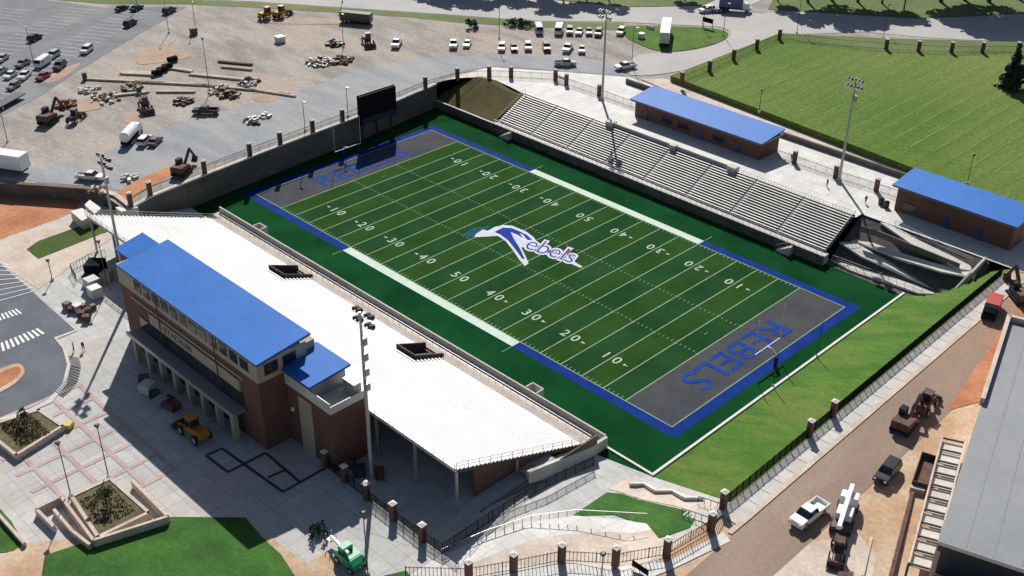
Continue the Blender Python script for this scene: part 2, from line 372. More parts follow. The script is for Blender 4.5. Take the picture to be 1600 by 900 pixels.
# practice field on its own terrace
pz = 7.6
pf = [P(1048, 118, pz), P(1218, 52, pz), P(1385, 60, pz), P(1600, 66, pz), P(1800, 80, pz), P(1900, 470, pz), P(1600, 328, pz)]
pf[-2] = P(1900, 440, pz)
def mow_mat():
    m, t, b = base_mat('mown_grass'); N = t.nodes; L = t.links
    b.inputs['Roughness'].default_value = .95; b.inputs['Specular IOR Level'].default_value = .1
    g = N.new('ShaderNodeNewGeometry'); mp = N.new('ShaderNodeMapping'); L.new(g.outputs['Position'], mp.inputs[0])
    mp.inputs['Rotation'].default_value = (0, 0, 0)
    wv = N.new('ShaderNodeTexWave'); wv.bands_direction = 'X'; wv.inputs['Scale'].default_value = .075; wv.inputs['Distortion'].default_value = .6; wv.inputs['Detail'].default_value = 2
    L.new(mp.outputs[0], wv.inputs[0])
    n = N.new('ShaderNodeTexNoise'); n.inputs['Scale'].default_value = .035; n.inputs['Scale'].default_value = .014; n.inputs['Detail'].default_value = 6; n.inputs['Roughness'].default_value = .55; L.new(mp.outputs[0], n.inputs[0])
    n2 = N.new('ShaderNodeTexNoise'); n2.inputs['Scale'].default_value = 1.2; n2.inputs['Detail'].default_value = 5; L.new(mp.outputs[0], n2.inputs[0])
    rp = N.new('ShaderNodeValToRGB'); e = rp.color_ramp.elements
    e[0].position = .3; e[0].color = (.07, .155, .02, 1); e[1].position = .72; e[1].color = (.20, .235, .075, 1)
    k = rp.color_ramp.elements.new(.47); k.color = (.125, .19, .045, 1)
    L.new(n.outputs[0], rp.inputs[0])
    mr = N.new('ShaderNodeMapRange'); mr.inputs[3].default_value = .96; mr.inputs[4].default_value = 1.06; L.new(wv.outputs[0], mr.inputs[0])
    mr2 = N.new('ShaderNodeMapRange'); mr2.inputs[1].default_value = .3; mr2.inputs[2].default_value = .7; mr2.inputs[3].default_value = .75; mr2.inputs[4].default_value = 1.25; L.new(n2.outputs[0], mr2.inputs[0])
    mu = N.new('ShaderNodeMath'); mu.operation = 'MULTIPLY'; L.new(mr.outputs[0], mu.inputs[0]); L.new(mr2.outputs[0], mu.inputs[1])
    mm = N.new('ShaderNodeMix'); mm.data_type = 'RGBA'; mm.blend_type = 'MULTIPLY'; mm.inputs[0].default_value = 1
    L.new(rp.outputs[0], mm.inputs[6]); L.new(mu.outputs[0], mm.inputs[7]); L.new(mm.outputs[2], b.inputs['Base Color'])
    bp = N.new('ShaderNodeBump'); bp.inputs['Strength'].default_value = .4; bp.inputs['Distance'].default_value = .2; L.new(n2.outputs[0], bp.inputs['Height']); L.new(bp.outputs[0], b.inputs['Normal'])
    return m
kind(MB().prism(pf, 5.5, pz, mow_mat()).build('practice_field'))
mb = MB()
m_faint = mat('faded_paint', (.20, .265, .10), .95, var=.25, scale=.2, spec=.1)
for i in range(2, 44):
    x = 36 + i*4.57
    mb.poly([(x-.13, 104, pz+.05), (x+.13, 104, pz+.05), (x+.13, 132+i*1.6, pz+.05), (x-.13, 132+i*1.6, pz+.05)], m_faint)
kind(mb.build('practice_lines'))
drape('shaded_verge', [P(1218, 52, pz), P(1385, 60, pz), P(1600, 66, pz), P(1600, 82, pz), P(1500, 86, pz), P(1380, 80, pz), P(1250, 66, pz)], m_verge, .05, z=pz)  # separate grass strip standing for the shaded band by the far fence
# retaining wall along practice field
a, b = P(985, 128, 6), P(1640, 352, 6)
mb = MB(); d = (b-a).normalized(); nrm = Vector((-d.y, d.x, 0))
mb.beam(a+Vector((0, 0, .5))-nrm*1.6, b+Vector((0, 0, .5))-nrm*1.6, .5, 1.6, m_wallD)
w1 = tag(mb.build('retaining_wall'), 'long dark retaining wall between the tan footpath and the blue roofed low buildings', 'wall')

# left walls of the terrace
def wall(name, pts, z0, z1, th, label, m, capm, cat='wall'):
    e = empty(name, (pts[0][0], pts[0][1], z0), label, cat)
    mb = MB(); mc = MB()
    for (x0, y0), (x1, y1) in zip(pts, pts[1:]):
        mb.beam((x0, y0, (z0+z1)/2), (x1, y1, (z0+z1)/2), th, z1-z0, m)
        mc.beam((x0, y0, z1+.1), (x1, y1, z1+.15), th+.55, .3, capm)
    mb.build('wall_face', m, e); mc.build('coping', capm, e); return e
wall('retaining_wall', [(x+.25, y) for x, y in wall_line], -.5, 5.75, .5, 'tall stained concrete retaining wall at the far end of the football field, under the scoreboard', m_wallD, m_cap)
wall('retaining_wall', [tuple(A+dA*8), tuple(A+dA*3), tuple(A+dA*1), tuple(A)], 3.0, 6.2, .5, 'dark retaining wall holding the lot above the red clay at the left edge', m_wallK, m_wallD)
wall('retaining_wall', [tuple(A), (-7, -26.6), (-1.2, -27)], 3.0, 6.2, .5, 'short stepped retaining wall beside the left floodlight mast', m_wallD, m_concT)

# near ground overlays
def nr(name, l, m, off=.03, z=None, cell=1.0, sm=0):
    p = pix(l, z)
    if sm: p = smoothpts(p, sm)
    return drape(name, p, m, off, cell, z)
nr('red_clay_ground', [(-60, 300), (0, 296), (130, 308), (118, 330), (90, 342), (0, 374), (-60, 396)], m_orange, .03, 3.5)
nr('tan_walk', [(-60, 396), (0, 375), (95, 345), (150, 360), (175, 372), (60, 452), (0, 412), (-60, 380)], m_concT, .05, 3.5)
nr('lawn_wedge', [(42, 390), (60, 377), (130, 352), (162, 352), (168, 362), (60, 405)], m_grassW, .09, 3.5)
nr('drop_off_road', [(-80, 380), (0, 412), (55, 460), (118, 516), (84, 528), (98, 545), (105, 570), (98, 600), (75, 625), (45, 640), (0, 654), (-80, 680)], m_asphD, .04, 3.5)
nr('drop_off_curb', smoothpts and [(118, 516), (122, 517), (90, 530), (103, 545), (111, 570), (104, 602), (80, 630), (46, 645), (0, 658), (0, 654), (45, 640), (75, 625), (98, 600), (105, 570), (98, 545), (84, 528)], m_conc, .10, 3.5)
nr('median_bed', [(-20, 590), (10, 573), (30, 569), (38, 577), (36, 588), (15, 606), (-20, 620)], m_tan, .12, 3.5, sm=3)
nr('median_clay', [(-20, 596), (8, 580), (28, 574), (32, 582), (12, 600), (-20, 612)], m_orange, .16, 3.5, sm=3)
nr('shaded_pavement', [(150, 470), (185, 505), (160, 560), (150, 600), (180, 690), (330, 812), (420, 830), (470, 800), (540, 820), (690, 870), (560, 735), (480, 735), (420, 690), (210, 520)], m_concP, .02, 3.5)
# drop-off markings
mb = MB()
def strips(p0, p1, w_, n, m, z, q0=None, q1=None, frac=.5):
    """n painted bars between the two edges p0-p1 and q0-q1"""
    for i in range(n):
        t0 = i/n; t1 = (i+frac)/n
        a_, b_, c_, d_ = p0.lerp(p1, t0), p0.lerp(p1, t1), q0.lerp(q1, t1), q0.lerp(q1, t0)
        mb.poly([(v.x, v.y, z) for v in (a_, b_, c_, d_)], m)
z_ = 3.58
strips(P(-20, 498, 3.5), P(28, 482, 3.5), 1, 9, m_white, z_, P(-20, 508, 3.5), P(38, 489, 3.5))
strips(P(-20, 545, 3.5), P(62, 512, 3.5), 1, 12, m_white, z_, P(-20, 560, 3.5), P(74, 520, 3.5))
cur = [(106, 556), (110, 570), (106, 588), (98, 602), (85, 614)]; cu2 = [(124, 560), (127, 574), (122, 596), (112, 610), (98, 622)]
for i in range(4):
    strips(P(*cur[i], 3.5), P(*cur[i+1], 3.5), 1, 5, m_dgrey, 3.62, P(*cu2[i], 3.5), P(*cu2[i+1], 3.5))
for k in range(11):
    a_, b_ = P(-20, 402+k*9.2, 3.5), P(14+k*5.0, 415+k*5.0, 3.5)
    if k < 9: mb.beam((a_.x, a_.y, z_-.02), (b_.x, b_.y, z_-.02), .16, .03, m_white)
kind(mb.build('road_markings'))

m_plum = mat('plum_pavers', (.09, .055, .07), .85, var=.2, scale=.5)
# plaza paving bands
mb = MB()
def bands(pxlines, wd, m, z=3.55):
    for l in pxlines:
        for (a_, b_) in zip(l, l[1:]):
            p, q = P(*a_, 3.5), P(*b_, 3.5); mb.beam((p.x, p.y, z-.02), (q.x, q.y, z-.02), wd, .05, m)
ux = [43, 47.6, 52.2, 56.8, 61.4, 66.0, 70.6, 75.2, 79.8, 84.4]
for x in ux[:7]: mb.box(x-.35, x+.35, -76, -59.6, 3.50, 3.56, m_paver)
for y in (-73.5, -69, -64.5, -60): mb.box(43, 71, y-.35, y+.35, 3.502, 3.563, m_paver)
for k, (a_, b_) in enumerate((((322, 712), (356, 738)), ((356, 738), (415, 708)), ((347, 701), (322, 712)), ((347, 701), (442, 769)), ((442, 769), (506, 733)), ((415, 708), (470, 755)), ((418, 747), (445, 735)))):
    p_, q_ = P(*a_, 3.5), P(*b_, 3.5); mb.beam((p_.x, p_.y, 3.53+k*.006), (q_.x, q_.y, 3.53+k*.006), .42, .05, m_plum)
kind(mb.build('paver_bands'))

# lawns at bottom
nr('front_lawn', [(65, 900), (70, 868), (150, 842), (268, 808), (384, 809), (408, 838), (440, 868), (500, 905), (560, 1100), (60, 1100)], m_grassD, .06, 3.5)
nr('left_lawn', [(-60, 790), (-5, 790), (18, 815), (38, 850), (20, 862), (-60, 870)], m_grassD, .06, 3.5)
nr('tan_path', [(0, 870), (38, 850), (125, 840), (160, 840), (72, 868), (66, 960), (-60, 960), (-60, 880)], m_tan, .05, 3.5)
nr('tan_edge', [(408, 838), (425, 840), (480, 882), (540, 905), (560, 960), (500, 960), (440, 868)], m_tan, .07, 3.5)
nr('tan_edge', [(470, 885), (512, 862), (535, 900), (560, 960), (500, 930)], m_tan, .075, 3.5)
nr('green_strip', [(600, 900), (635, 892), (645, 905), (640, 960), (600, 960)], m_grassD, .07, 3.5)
# concrete walks bottom middle
nr('curved_walk', [(640, 900), (690, 868), (760, 838), (830, 815), (900, 806), (1010, 812), (1022, 828), (950, 832), (880, 836), (800, 856), (740, 880), (700, 905)], m_concW, .06)
nr('tan_ground', [(740, 880), (800, 856), (880, 836), (950, 832), (1022, 828), (1050, 850), (1040, 868), (900, 905), (900, 960), (720, 960), (700, 905)], m_concT, .05)
nr('outer_walk', [(700, 910), (800, 885), (880, 880), (960, 885), (1040, 880), (1130, 832), (1142, 846), (1050, 890), (960, 925), (700, 960)], m_concW, .09)
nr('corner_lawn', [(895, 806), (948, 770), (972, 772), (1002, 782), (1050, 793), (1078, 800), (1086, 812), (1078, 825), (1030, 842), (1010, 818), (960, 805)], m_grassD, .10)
nr('stair_path', [(985, 745), (1004, 757), (1022, 768), (1050, 768), (1068, 780), (1100, 781), (1118, 792), (1110, 806), (1085, 800), (1050, 790), (1000, 780), (972, 770), (950, 765), (975, 750)], m_concT, .08)
# sidewalk, kerb, road on the near side
def strip_y(name, x0, x1, y0, y1, m, off, n=12):
    mb = MB()
    for i in range(n):
        a_ = y0+(y1-y0)*i/n; b_ = y0+(y1-y0)*(i+1)/n
        mb.add([(x0, a_, road_z(a_)+off), (x1, a_, road_z(a_)+off), (x1, b_, road_z(b_)+off), (x0, b_, road_z(b_)+off)], [(0, 1, 2, 3)], m)
    return kind(mb.build(name))
strip_y('sidewalk', 128, 130.9, -14, 69, m_conc, .12, 20)
strip_y('curb', 130.9, 131.6, -16, 69, m_concT, .16, 20)
strip_y('near_road', 131.6, 139.4, -12, 62, m_roadN, .04, 20)
drape('near_road', [(131.6, -12), (139.4, -12), (139.4, -19), (160, -90), (131, -110), (122, -60), (131.9, -27)], m_roadN, .04, z=3.5)
drape('red_clay_ground', [P(1480, 640, 4.9), P(1560, 520, 5.3), P(1640, 430, 5.8), P(1700, 520, 5.4), P(1560, 620, 4.9)], m_orange, .07, 3.0)
drape('tire_ground', [P(1200, 905, 3.5), P(1260, 850, 3.5), P(1340, 835, 3.6), P(1370, 870, 3.5), P(1350, 960, 3.5), P(1190, 960, 3.5)], m_concT, .03, 3.0)
# seams in the sidewalk
mb = MB()
for i in range(28):
    y = -12+i*2.9; mb.box(128.05, 130.85, y-.04, y+.04, road_z(y)+.10, road_z(y)+.135, m_wallD)
kind(mb.build('sidewalk_joints'))

# ------------------------------------------------------------------ the field
YD = .9144
def sheet(name, rects, z, m):
    mb = MB()
    for x0, x1, y0, y1 in rects: mb.add([(x0, y0, z), (x1, y0, z), (x1, y1, z), (x0, y1, z)], [(0, 1, 2, 3)], m)
    return kind(mb.build(name, m))
sheet('field_border', [(-2, FX1+2, -2, WY+2)], .010, m_blueT)
sheet('field_turf', [(10*YD+i*10*YD*.5, 10*YD+(i+1)*10*YD*.5, 0, WY) for i in range(20) if i % 2], .020, m_t1)
sheet('field_turf', [(10*YD+i*10*YD*.5, 10*YD+(i+1)*10*YD*.5, 0, WY) for i in range(20) if not i % 2], .020, m_t2)
sheet('end_zone', [(0, 10*YD, 0, WY)], .020, m_ez); sheet('end_zone', [(110*YD, FX1, 0, WY)], .020, m_ez)
sheet('team_box', [(35*YD, 85*YD, -1.9, -.08), (35*YD, 85*YD, WY+.08, WY+1.9)], .030, m_offw)
lw = .09
rec = [(-lw, FX1+lw, -.1, .06), (-lw, FX1+lw, WY-.06, WY+.1), (-.1, .06, .061, WY-.061), (FX1-.06, FX1+.1, .061, WY-.061)]
for i in range(21):
    x = 10*YD + i*5*YD; rec.append((x-lw, x+lw, .061, WY-.061))
for i in range(1, 100):
    x = 10*YD+i*YD
    if i % 5:
        for y in (18.29, WY-18.9, .1, WY-.7): rec.append((x-.05, x+.05, y, y+.6))
for i in range(0, 101, 5):
    x = 10*YD+i*YD
    for y in (18.29, WY-18.29): rec.append((x-.4, x+.4, y-.05, y+.05))
rec.append((107*YD-.05, 107*YD+.05, WY/2-.5, WY/2+.5)); rec.append((13*YD-.05, 13*YD+.05, WY/2-.5, WY/2+.5))
# boundary ticks beyond the 25s
for x in (35*YD, 85*YD): rec += [(x-.06, x+.06, -4.4, -2.1), (x-.06, x+.06, WY+2.1, WY+4.4)]
# split overlapping: horizontal lines a hair higher
sheet('field_lines', rec[:4], .044, m_line); sheet('yard_lines', rec[4:25], .040, m_line); sheet('hash_marks', rec[25:], .048, m_line)
def text_mesh(txt, size, ext=0, bold=0):
    c = bpy.data.curves.new('lettering', 'FONT'); c.body = txt; c.size = size; c.align_x = 'CENTER'; c.align_y = 'CENTER'; c.offset = bold; c.extrude = ext
    o = bpy.data.objects.new('lettering', c); COL.objects.link(o); bpy.context.view_layer.update()
    me = bpy.data.meshes.new_from_object(o.evaluated_get(bpy.context.evaluated_depsgraph_get()))
    COL.objects.unlink(o); bpy.data.objects.remove(o)
    return me
def add_text(mb, txt, size, M, m, bold=0, ext=0, sx=1):
    me = text_mesh(txt, size, ext, bold)
    mb.add([M @ Vector((v.co.x*sx, v.co.y, v.co.z)) for v in me.vertices], [tuple(p.vertices) for p in me.polygons], m)
mb = MB()
for k, n in enumerate((10, 20, 30, 40, 50, 40, 30, 20, 10)):
    x = (20+k*10)*YD
    for y, rz in ((7.3, 0), (WY-7.3, math.pi)):
        s_ = 1 if rz == 0 else -1
        for ch, dx in ((str(n)[0], -1.15), (str(n)[1], 1.15)):
            add_text(mb, ch, 2.75, Matrix.Translation((x+s_*dx, y, .056)) @ Matrix.Rotation(rz, 4, 'Z'), m_num, .03)
        if n != 50:
            sgn = -1 if k < 4 else 1
            xx = x+sgn*2.6; yy = y
            mb.add([(xx, yy-.3, .056), (xx, yy+.3, .056), (xx+sgn*.9, yy, .056)], [(0, 1, 2)] if sgn < 0 else [(0, 2, 1)], m_num)
kind(mb.build('yard_numbers'))
def fit_text(mb, txt, O, ex, ey, z, m, bold):
    me = text_mesh(txt, 1, 0, bold); ref = text_mesh(txt, 1, 0, 0)
    x0 = min(v.co.x for v in ref.vertices); x1 = max(v.co.x for v in ref.vertices); y0 = min(v.co.y for v in ref.vertices); y1 = max(v.co.y for v in ref.vertices)
    vs_ = []
    for v in me.vertices:
        a_ = (v.co.x-x0)/(x1-x0); b_ = (v.co.y-y0)/(y1-y0); q_ = O+ex*a_+ey*b_; vs_.append((q_.x, q_.y, z))
    mb.add(vs_, [tuple(p.vertices) for p in me.polygons], m)
for X0, rz in ((115*YD, -1), (5*YD, 1)):
    mb = MB(); hh = 5.0
    y_lo, y_hi = (10.6, 35.6) if rz < 0 else (12.5, 36.5)
    if rz < 0: O = Vector((X0-hh/2, y_hi, 0)); ex = Vector((0, y_lo-y_hi, 0)); ey = Vector((hh, 0, 0))
    else: O = Vector((X0+hh/2, y_lo, 0)); ex = Vector((0, y_hi-y_lo, 0)); ey = Vector((-hh, 0, 0))
    fit_text(mb, 'REBELS', O, ex, ey, .056, m_blueL, .0)
    fit_text(mb, 'REBELS', O+ex*.006+ey*.02, ex, ey, .060, m_blueL, .0)
    kind(mb.build('end_zone_lettering'))
# midfield emblem: pale outline, blue body, pale strokes, lettering
m_lw = mat('emblem_white', (.62, .66, .74), .9, var=.08, spec=.1); m_lb = mat('emblem_blue', (.02, .04, .30), .9, var=.1, spec=.1)
def emb(l, z, m, sm=2):
    p = smoothpts(pix(l, 0), sm) if sm else pix(l, 0)
    mb.poly([(v.x, v.y, z) for v in p], m)
mb = MB()
emb([(741, 371), (744, 366), (754, 359), (762, 361), (773, 355), (786, 352), (800, 353), (812, 358), (822, 362), (834, 371), (838, 377), (850, 385), (866, 394), (884, 402), (897, 409), (911, 417.5), (906, 418.5), (890, 411.5), (874, 406), (860, 401), (846, 396), (830, 390), (820, 387), (814, 386), (818, 394), (824, 407), (826, 412), (820, 416), (812, 407), (802, 392), (790, 377), (778, 369), (762, 370)], .062, m_lw, 0)
emb([(776, 361), (786, 356), (800, 357), (812, 362), (824, 368), (832, 376), (822, 375), (808, 367), (798, 363), (802, 372), (812, 388), (820, 405), (816, 405), (806, 391), (794, 376), (782, 367), (773, 363)], .074, m_lb, 0)
O_ = P(818, 388, 0); ex_ = P(892, 412, 0)-O_; ey_ = P(834, 371, 0)-O_
fit_text(mb, 'ebels', O_, ex_, ey_, .068, m_lw, .07); fit_text(mb, 'ebels', O_, ex_, ey_, .080, m_lb, -.012)
mb.poly([(v.x, v.y, .074) for v in (P(884, 396, 0), P(890, 390, 0), P(893, 392, 0), P(888, 399, 0))], mat('emblem_red', (.45, .09, .06), .9, spec=.1))
for l in ([(800, 366), (806, 366), (818, 377), (814, 379)], [(812, 365), (817, 367), (826, 378), (822, 379)]): emb(l, .080, m_lw, 0)
kind(mb.build('midfield_emblem'))
mb = MB(); emb([(720, 368), (738, 357), (768, 352), (760, 360), (742, 371)], .052, mat('emblem_shade', (.008, .09, .12), .9, var=.1, spec=.1), 0)
kind(mb.build('midfield_shading'))
# kerb at the near end
kb = MB(); kb.box(114.55, 114.95, -10.9, 60.4, 0, .28, m_cap)
kb.beam((106, -10.7, .06), (114.5, -10.7, .06), .35, .3, m_cap)
tag(kb.build('concrete_curb'), 'long pale concrete curb between the dark turf and the bright green slope', 'curb')
# goal posts
def goal(x, sg, label):
    e = empty('goalpost', (x+sg*1.9, WY/2, 0), label, 'goalpost', 'goalposts behind the end zones')
    g = MB()
    mpts = [(x+sg*1.9, WY/2, 0), (x+sg*1.9, WY/2, 1.6), (x+sg*1.5, WY/2, 2.5), (x+sg*.7, WY/2, 3.0), (x, WY/2, 3.05)]
    for a_, b_ in zip(mpts, mpts[1:]): g.tube(a_, b_, .14)
    g.build('gooseneck', m_white, e)
    MB().tube((x, WY/2-3.56, 3.05), (x, WY/2+3.56, 3.05), .11).build('crossbar', m_white, e)
    for s_ in (-1, 1): MB().tube((x, WY/2+s_*3.56, 3.05), (x, WY/2+s_*3.56, 9.6), .055, n=6).build('upright', m_white, e)
    MB().tube((x+sg*1.9, WY/2, 0), (x+sg*1.9, WY/2, 1.9), .32, n=10).build('pad', m_blueT, e)
goal(FX1, 1, 'white goalpost behind the near end zone by the grass slope')
goal(0, -1, 'white goalpost behind the far end zone below the scoreboard')
for i, (px, py, hh) in enumerate(((1208, 603, 7), (1276, 557, 7))):
    q = P(px, py, .2); e = empty('net_post', (q.x, q.y, 0), ['thin dark net post on the curb nearest the camera', 'thin dark net post on the curb right of the goalpost'][i], 'post', 'net posts on the near curb')
    MB().tube((q.x, q.y, 0), (q.x, q.y, hh), .07, .05, 6).build('post', m_dgrey, e)
    MB().tube((q.x, q.y, .28), (q.x, q.y, .5), .16, .16, 8).build('base_plate', m_grey, e)

# ------------------------------------------------------------------ home stand
XS0, XS1 = 6.2, 104.2
K = 10.2/26.2
def rk(y): return .8 + (-12.2-y)*K
hs = empty('grandstand', ((XS0+XS1)/2, -38.4, 3.5), 'huge bright white metal grandstand along the left side of the football field', 'grandstand')
NR = 35; dy = 26.2/NR
vom = [(33.9, 38.6), (69.2, 73.8)]
m_deck = mat('deck_metal', (.60, .60, .60), .65, metal=.1, var=.12, scale=.15, c2=(.72, .72, .72), fine=1.5)
m_tread = mat('pale_tread', (.46, .41, .37), .8, var=.15, scale=.4, c2=(.58, .53, .49), fine=2)
for i in range(NR):
    y1 = -12.2 - i*dy; y0 = y1-dy; z = rk(y1)+.15
    segs = [(XS0, XS1)]
    if -19.6 < (y0+y1)/2 < -13.6:
        segs = [(XS0, vom[0][0]), (vom[0][1], vom[1][0]), (vom[1][1], XS1)]
    mb = MB()
    for a_, b_ in segs:
        mb.box(a_, b_, y0, y1, z-.06, z, m_deck)
        mb.add([(a_, y0+.01, z+.001), (b_, y0+.01, z+.001), (b_, y0+.01, z+dy*K), (a_, y0+.01, z+dy*K)], [(3, 2, 1, 0), (0, 1, 2, 3)], m_alum)
        mb.box(a_+.3, b_-.3, y0+.1, y0+.38, z+.36, z+.41, m_alum)
    if i < 3: mb.mats = [m_tread if q_ in (m_alum, m_deck) else q_ for q_ in mb.mats]
    mb.build('bench_row', m_alum, hs)
# underside and frame
mb = MB()
mb.add([(XS0, -14, rk(-14)-.25), (XS1, -14, rk(-14)-.25), (XS1, -38.4, rk(-38.4)-.25), (XS0, -38.4, rk(-38.4)-.25)], [(0, 1, 2, 3)], m_dgrey)
mb.v.clear(); mb.f.clear(); mb.m.clear()
for a_, b_ in [(XS0, vom[0][0]), (vom[0][1], vom[1][0]), (vom[1][1], XS1)]:
    mb.add([(a_, -12.2, rk(-12.2)-.1), (b_, -12.2, rk(-12.2)-.1), (b_, -19.6, rk(-19.6)-.1), (a_, -19.6, rk(-19.6)-.1)], [(0, 1, 2, 3)], m_dgrey)
mb.add([(XS0, -19.6, rk(-19.6)-.1), (XS1, -19.6, rk(-19.6)-.1), (XS1, -38.4, rk(-38.4)-.1), (XS0, -38.4, rk(-38.4)-.1)], [(0, 1, 2, 3)], m_dgrey)
mb.build('deck_underside', m_dgrey, hs)
n = 13
for i in range(n):
    x = XS0+.3+(XS1-XS0-.6)*i/(n-1)
    MB().beam((x, -13.5, rk(-13.5)-.45), (x, -38.2, rk(-38.2)-.45), .3, .6).build('raker_beam', m_dgrey, hs)
    if not 34 < x < 84:
        MB().box(x-.16, x+.16, -38.3, -37.98, 3.5, rk(-38.2)-.7).build('column', m_pole, hs)
    MB().box(x-.16, x+.16, -27.3, -26.98, 3.5, rk(-27.2)-.7).build('column', m_grey, hs)
MB().box(XS0, XS1, -38.55, -38.3, rk(-38.4)-.45, rk(-38.4)+.2).build('rear_beam', m_alum2, hs)
# rear guard rail and end rails
mb = MB()
zt = rk(-38.4)
for i in range(50):
    x = XS0+(XS1-XS0)*i/49; mb.box(x-.03, x+.03, -38.75, -38.69, zt-.2, zt+1.2)
for zz in (.35, .65, .95, 1.2): mb.box(XS0, XS1, -38.75, -38.70, zt+zz-.025, zt+zz+.025)
mb.build('rear_guard_rail', m_pole, hs)
mb = MB()
for x in (XS0, XS1):
    mb = MB()
    for i in range(14):
        y = -12.3-26*i/13; mb.box(x-.03, x+.03, y-.03, y+.03, rk(y), rk(y)+1.1)
    mb.beam((x, -12.3, rk(-12.3)+1.1), (x, -38.4, zt+1.1), .05, .05); mb.beam((x, -12.3, rk(-12.3)+.6), (x, -38.4, zt+.6), .04, .04)
    mb.build('end_guard_rail', m_pole, hs)
m_portal = mat('portal_brown', (.09, .065, .06), .85, var=.2, scale=.8)  # dark brown also carries the shade inside the portal openings
for i, (xa, xb) in enumerate(vom):
    mb = MB()
    for xx in (xa, xb-.25):
        pr_ = [(-19.5, -1.2), (-13.5, -1.2), (-13.5, rk(-13.5)+.9), (-19.5, rk(-19.5)+1.0)]
        t_ = MB().side(pr_, xx, xx+.25); mb.add([Vector((v.y, v.x, v.z)) for v in t_.v], [f[::-1] for f in t_.f], m_portal)
    mb.box(xa+.25, xb-.25, -19.5, -19.25, -1.2, rk(-19.5)+1.0, m_portal)
    mb.box(xa+.25, xb-.25, -19.25, -12.6, -1.3, -1.2, m_portal)
    mb.build('entry_portal', m_rust, hs)
mb = MB(); mb.box(XS0-3, 105.6, -12.2, -10.62, -.1, .8, m_concT)
for x in (16, 90.3): mb.box(x-1, x+1, -10.6, -8.9, -.1, .8, m_concT)
mb.build('front_walkway', m_concT, hs)
mb = MB(); mb.box(XS0-3, 105.6, -10.6, -10.35, -.1, 1.9, m_conc)
for x in (16, 90.3):
    mb.box(x-1.2, x+1.2, -8.9, -8.7, -.1, 2.0, m_conc); mb.box(x-1.25, x-1.05, -10.34, -8.9, -.1, 2, m_conc); mb.box(x+1.05, x+1.25, -10.34, -8.9, -.1, 2, m_conc)
mb.build('front_wall', m_conc, hs)
mb = MB()
for i in range(60):
    x = XS0+(XS1-XS0)*i/59; mb.box(x-.025, x+.025, -12.1, -12.05, .8, 1.9)
for zz in (1.35, 1.9): mb.box(XS0, XS1, -12.1, -12.06, zz-.025, zz+.025)
mb.build('front_rail', m_pole, hs)
# brick walls below
mb = MB(); mb.side([(-34.5, 3.4), (-21, 3.4), (-14.2, .2), (-14.2, 1.0), (-17, rk(-17)-.6), (-28, 6.3), (-34.5, 8.4)], 103.0, 103.4)
mb2 = MB(); mb2.add([Vector((v.y, v.x, v.z)) for v in mb.v], [f[::-1] for f in mb.f], brick); mb2.build('end_brick_wall', brick, hs)
MB().box(XS0+.6, 103, -31, -30.6, 3.4, 7.9).build('rear_brick_wall', brick, hs)
mb = MB(); mb.box(XS0+.6, 103, -14.3, -14.05, -.1, 1.5); mb.build('front_stem_wall', m_wallD, hs)
# stair flank at right end
mb = MB()
mb.side([(-10.6, -.2), (-10.6, 1.9), (-14, 2.0), (-27, 5.0), (-27, 3.0), (-20, .6)], 105.65, 106.15)
mb2 = MB(); mb2.add([Vector((v.y, v.x, v.z)) for v in mb.v], [f[::-1] for f in mb.f], m_conc)
mb2.add([(104.3, -14, 1.2), (105.6, -14, 1.2), (105.6, -27, 4.2), (104.3, -27, 4.2)], [(3, 2, 1, 0), (0, 1, 2, 3)], m_concT)
mb2.build('end_stair', m_conc, hs)

# ------------------------------------------------------------------ press box building
bx = empty('press_building', (57, -45, 3.5), 'brick stadium building with a long bright blue metal roof behind the white grandstand', 'building')
X0, X1, Y0, Y1 = 38.5, 76.0, -48.6, -40.8
MB().box(X0, X1, Y0, Y1, 3.4, 15.0, brick).build('brick_wall', brick, bx)
MB().box(X0-.15, X1+.15, Y0-.15, Y1+.15, 15.0, 18.3, m_fascia).build('upper_band', m_fascia, bx)
for i in range(12):
    x = 44.5+i*2.6
    f_ = MB().box(x-1.0, x+1.0, Y0-.22, Y0-.152, 15.9, 17.6).build('window', m_trim, bx)
    MB().box(x-.9, x+.9, Y0-.25, Y0-.222, 16.0, 17.5).build('pane', m_glass, f_)
for y in (-46.5, -43.5):
    f_ = MB().box(X1+.152, X1+.22, y-1.1, y+1.1, 15.8, 17.6).build('window', m_trim, bx)
    MB().box(X1+.222, X1+.25, y-1, y+1, 15.9, 17.5).build('pane', m_glass, f_)
MB().box(46.8, 71.2, Y0-.3, Y0-.002, 11.3, 13.2).build('sign_band', m_fascia, bx)
mb = MB(); add_text(mb, 'STADIUM', 1.5, Matrix.Translation((55, Y0-.33, 12.25)) @ Matrix.Rotation(math.pi/2, 4, 'X'), m_wallD, .02, .02, sx=1.25)
mb.build('sign_letters', m_wallD, bx)
MB().box(41.5, 72.2, Y0-.2, Y0-.002, 13.6, 13.9).build('stone_course', m_fascia, bx)
MB().box(43, 71.5, Y0-.14, Y0-.002, 9.0, 10.9).build('clerestory_glass', m_glass, bx)
MB().box(42.6, 71.9, -50.8, Y0-.21, 8.25, 8.7).build('canopy', m_grey, bx)
MB().box(42.4, 72.1, -51.0, -50.8, 8.15, 8.85).build('canopy_fascia', m_pole, bx)
for i in range(8):
    x = 43.5+i*3.9
    MB().box(x-.4, x+.4, -50.6, -49.8, 3.5, 8.25).build('pillar', m_fascia, bx)
for i in range(7):
    x = 45.45+i*3.9
    f_ = MB().box(x-1.5, x+1.5, Y0-.1, Y0-.002, 3.6, 7.8).build('storefront', m_trim, bx)
    g_ = MB()
    for q in (-1, 0, 1): g_.box(x+q*.97-.43, x+q*.97+.43, Y0-.13, Y0-.102, 3.75, 7.6)
    g_.build('pane', m_glass, f_)
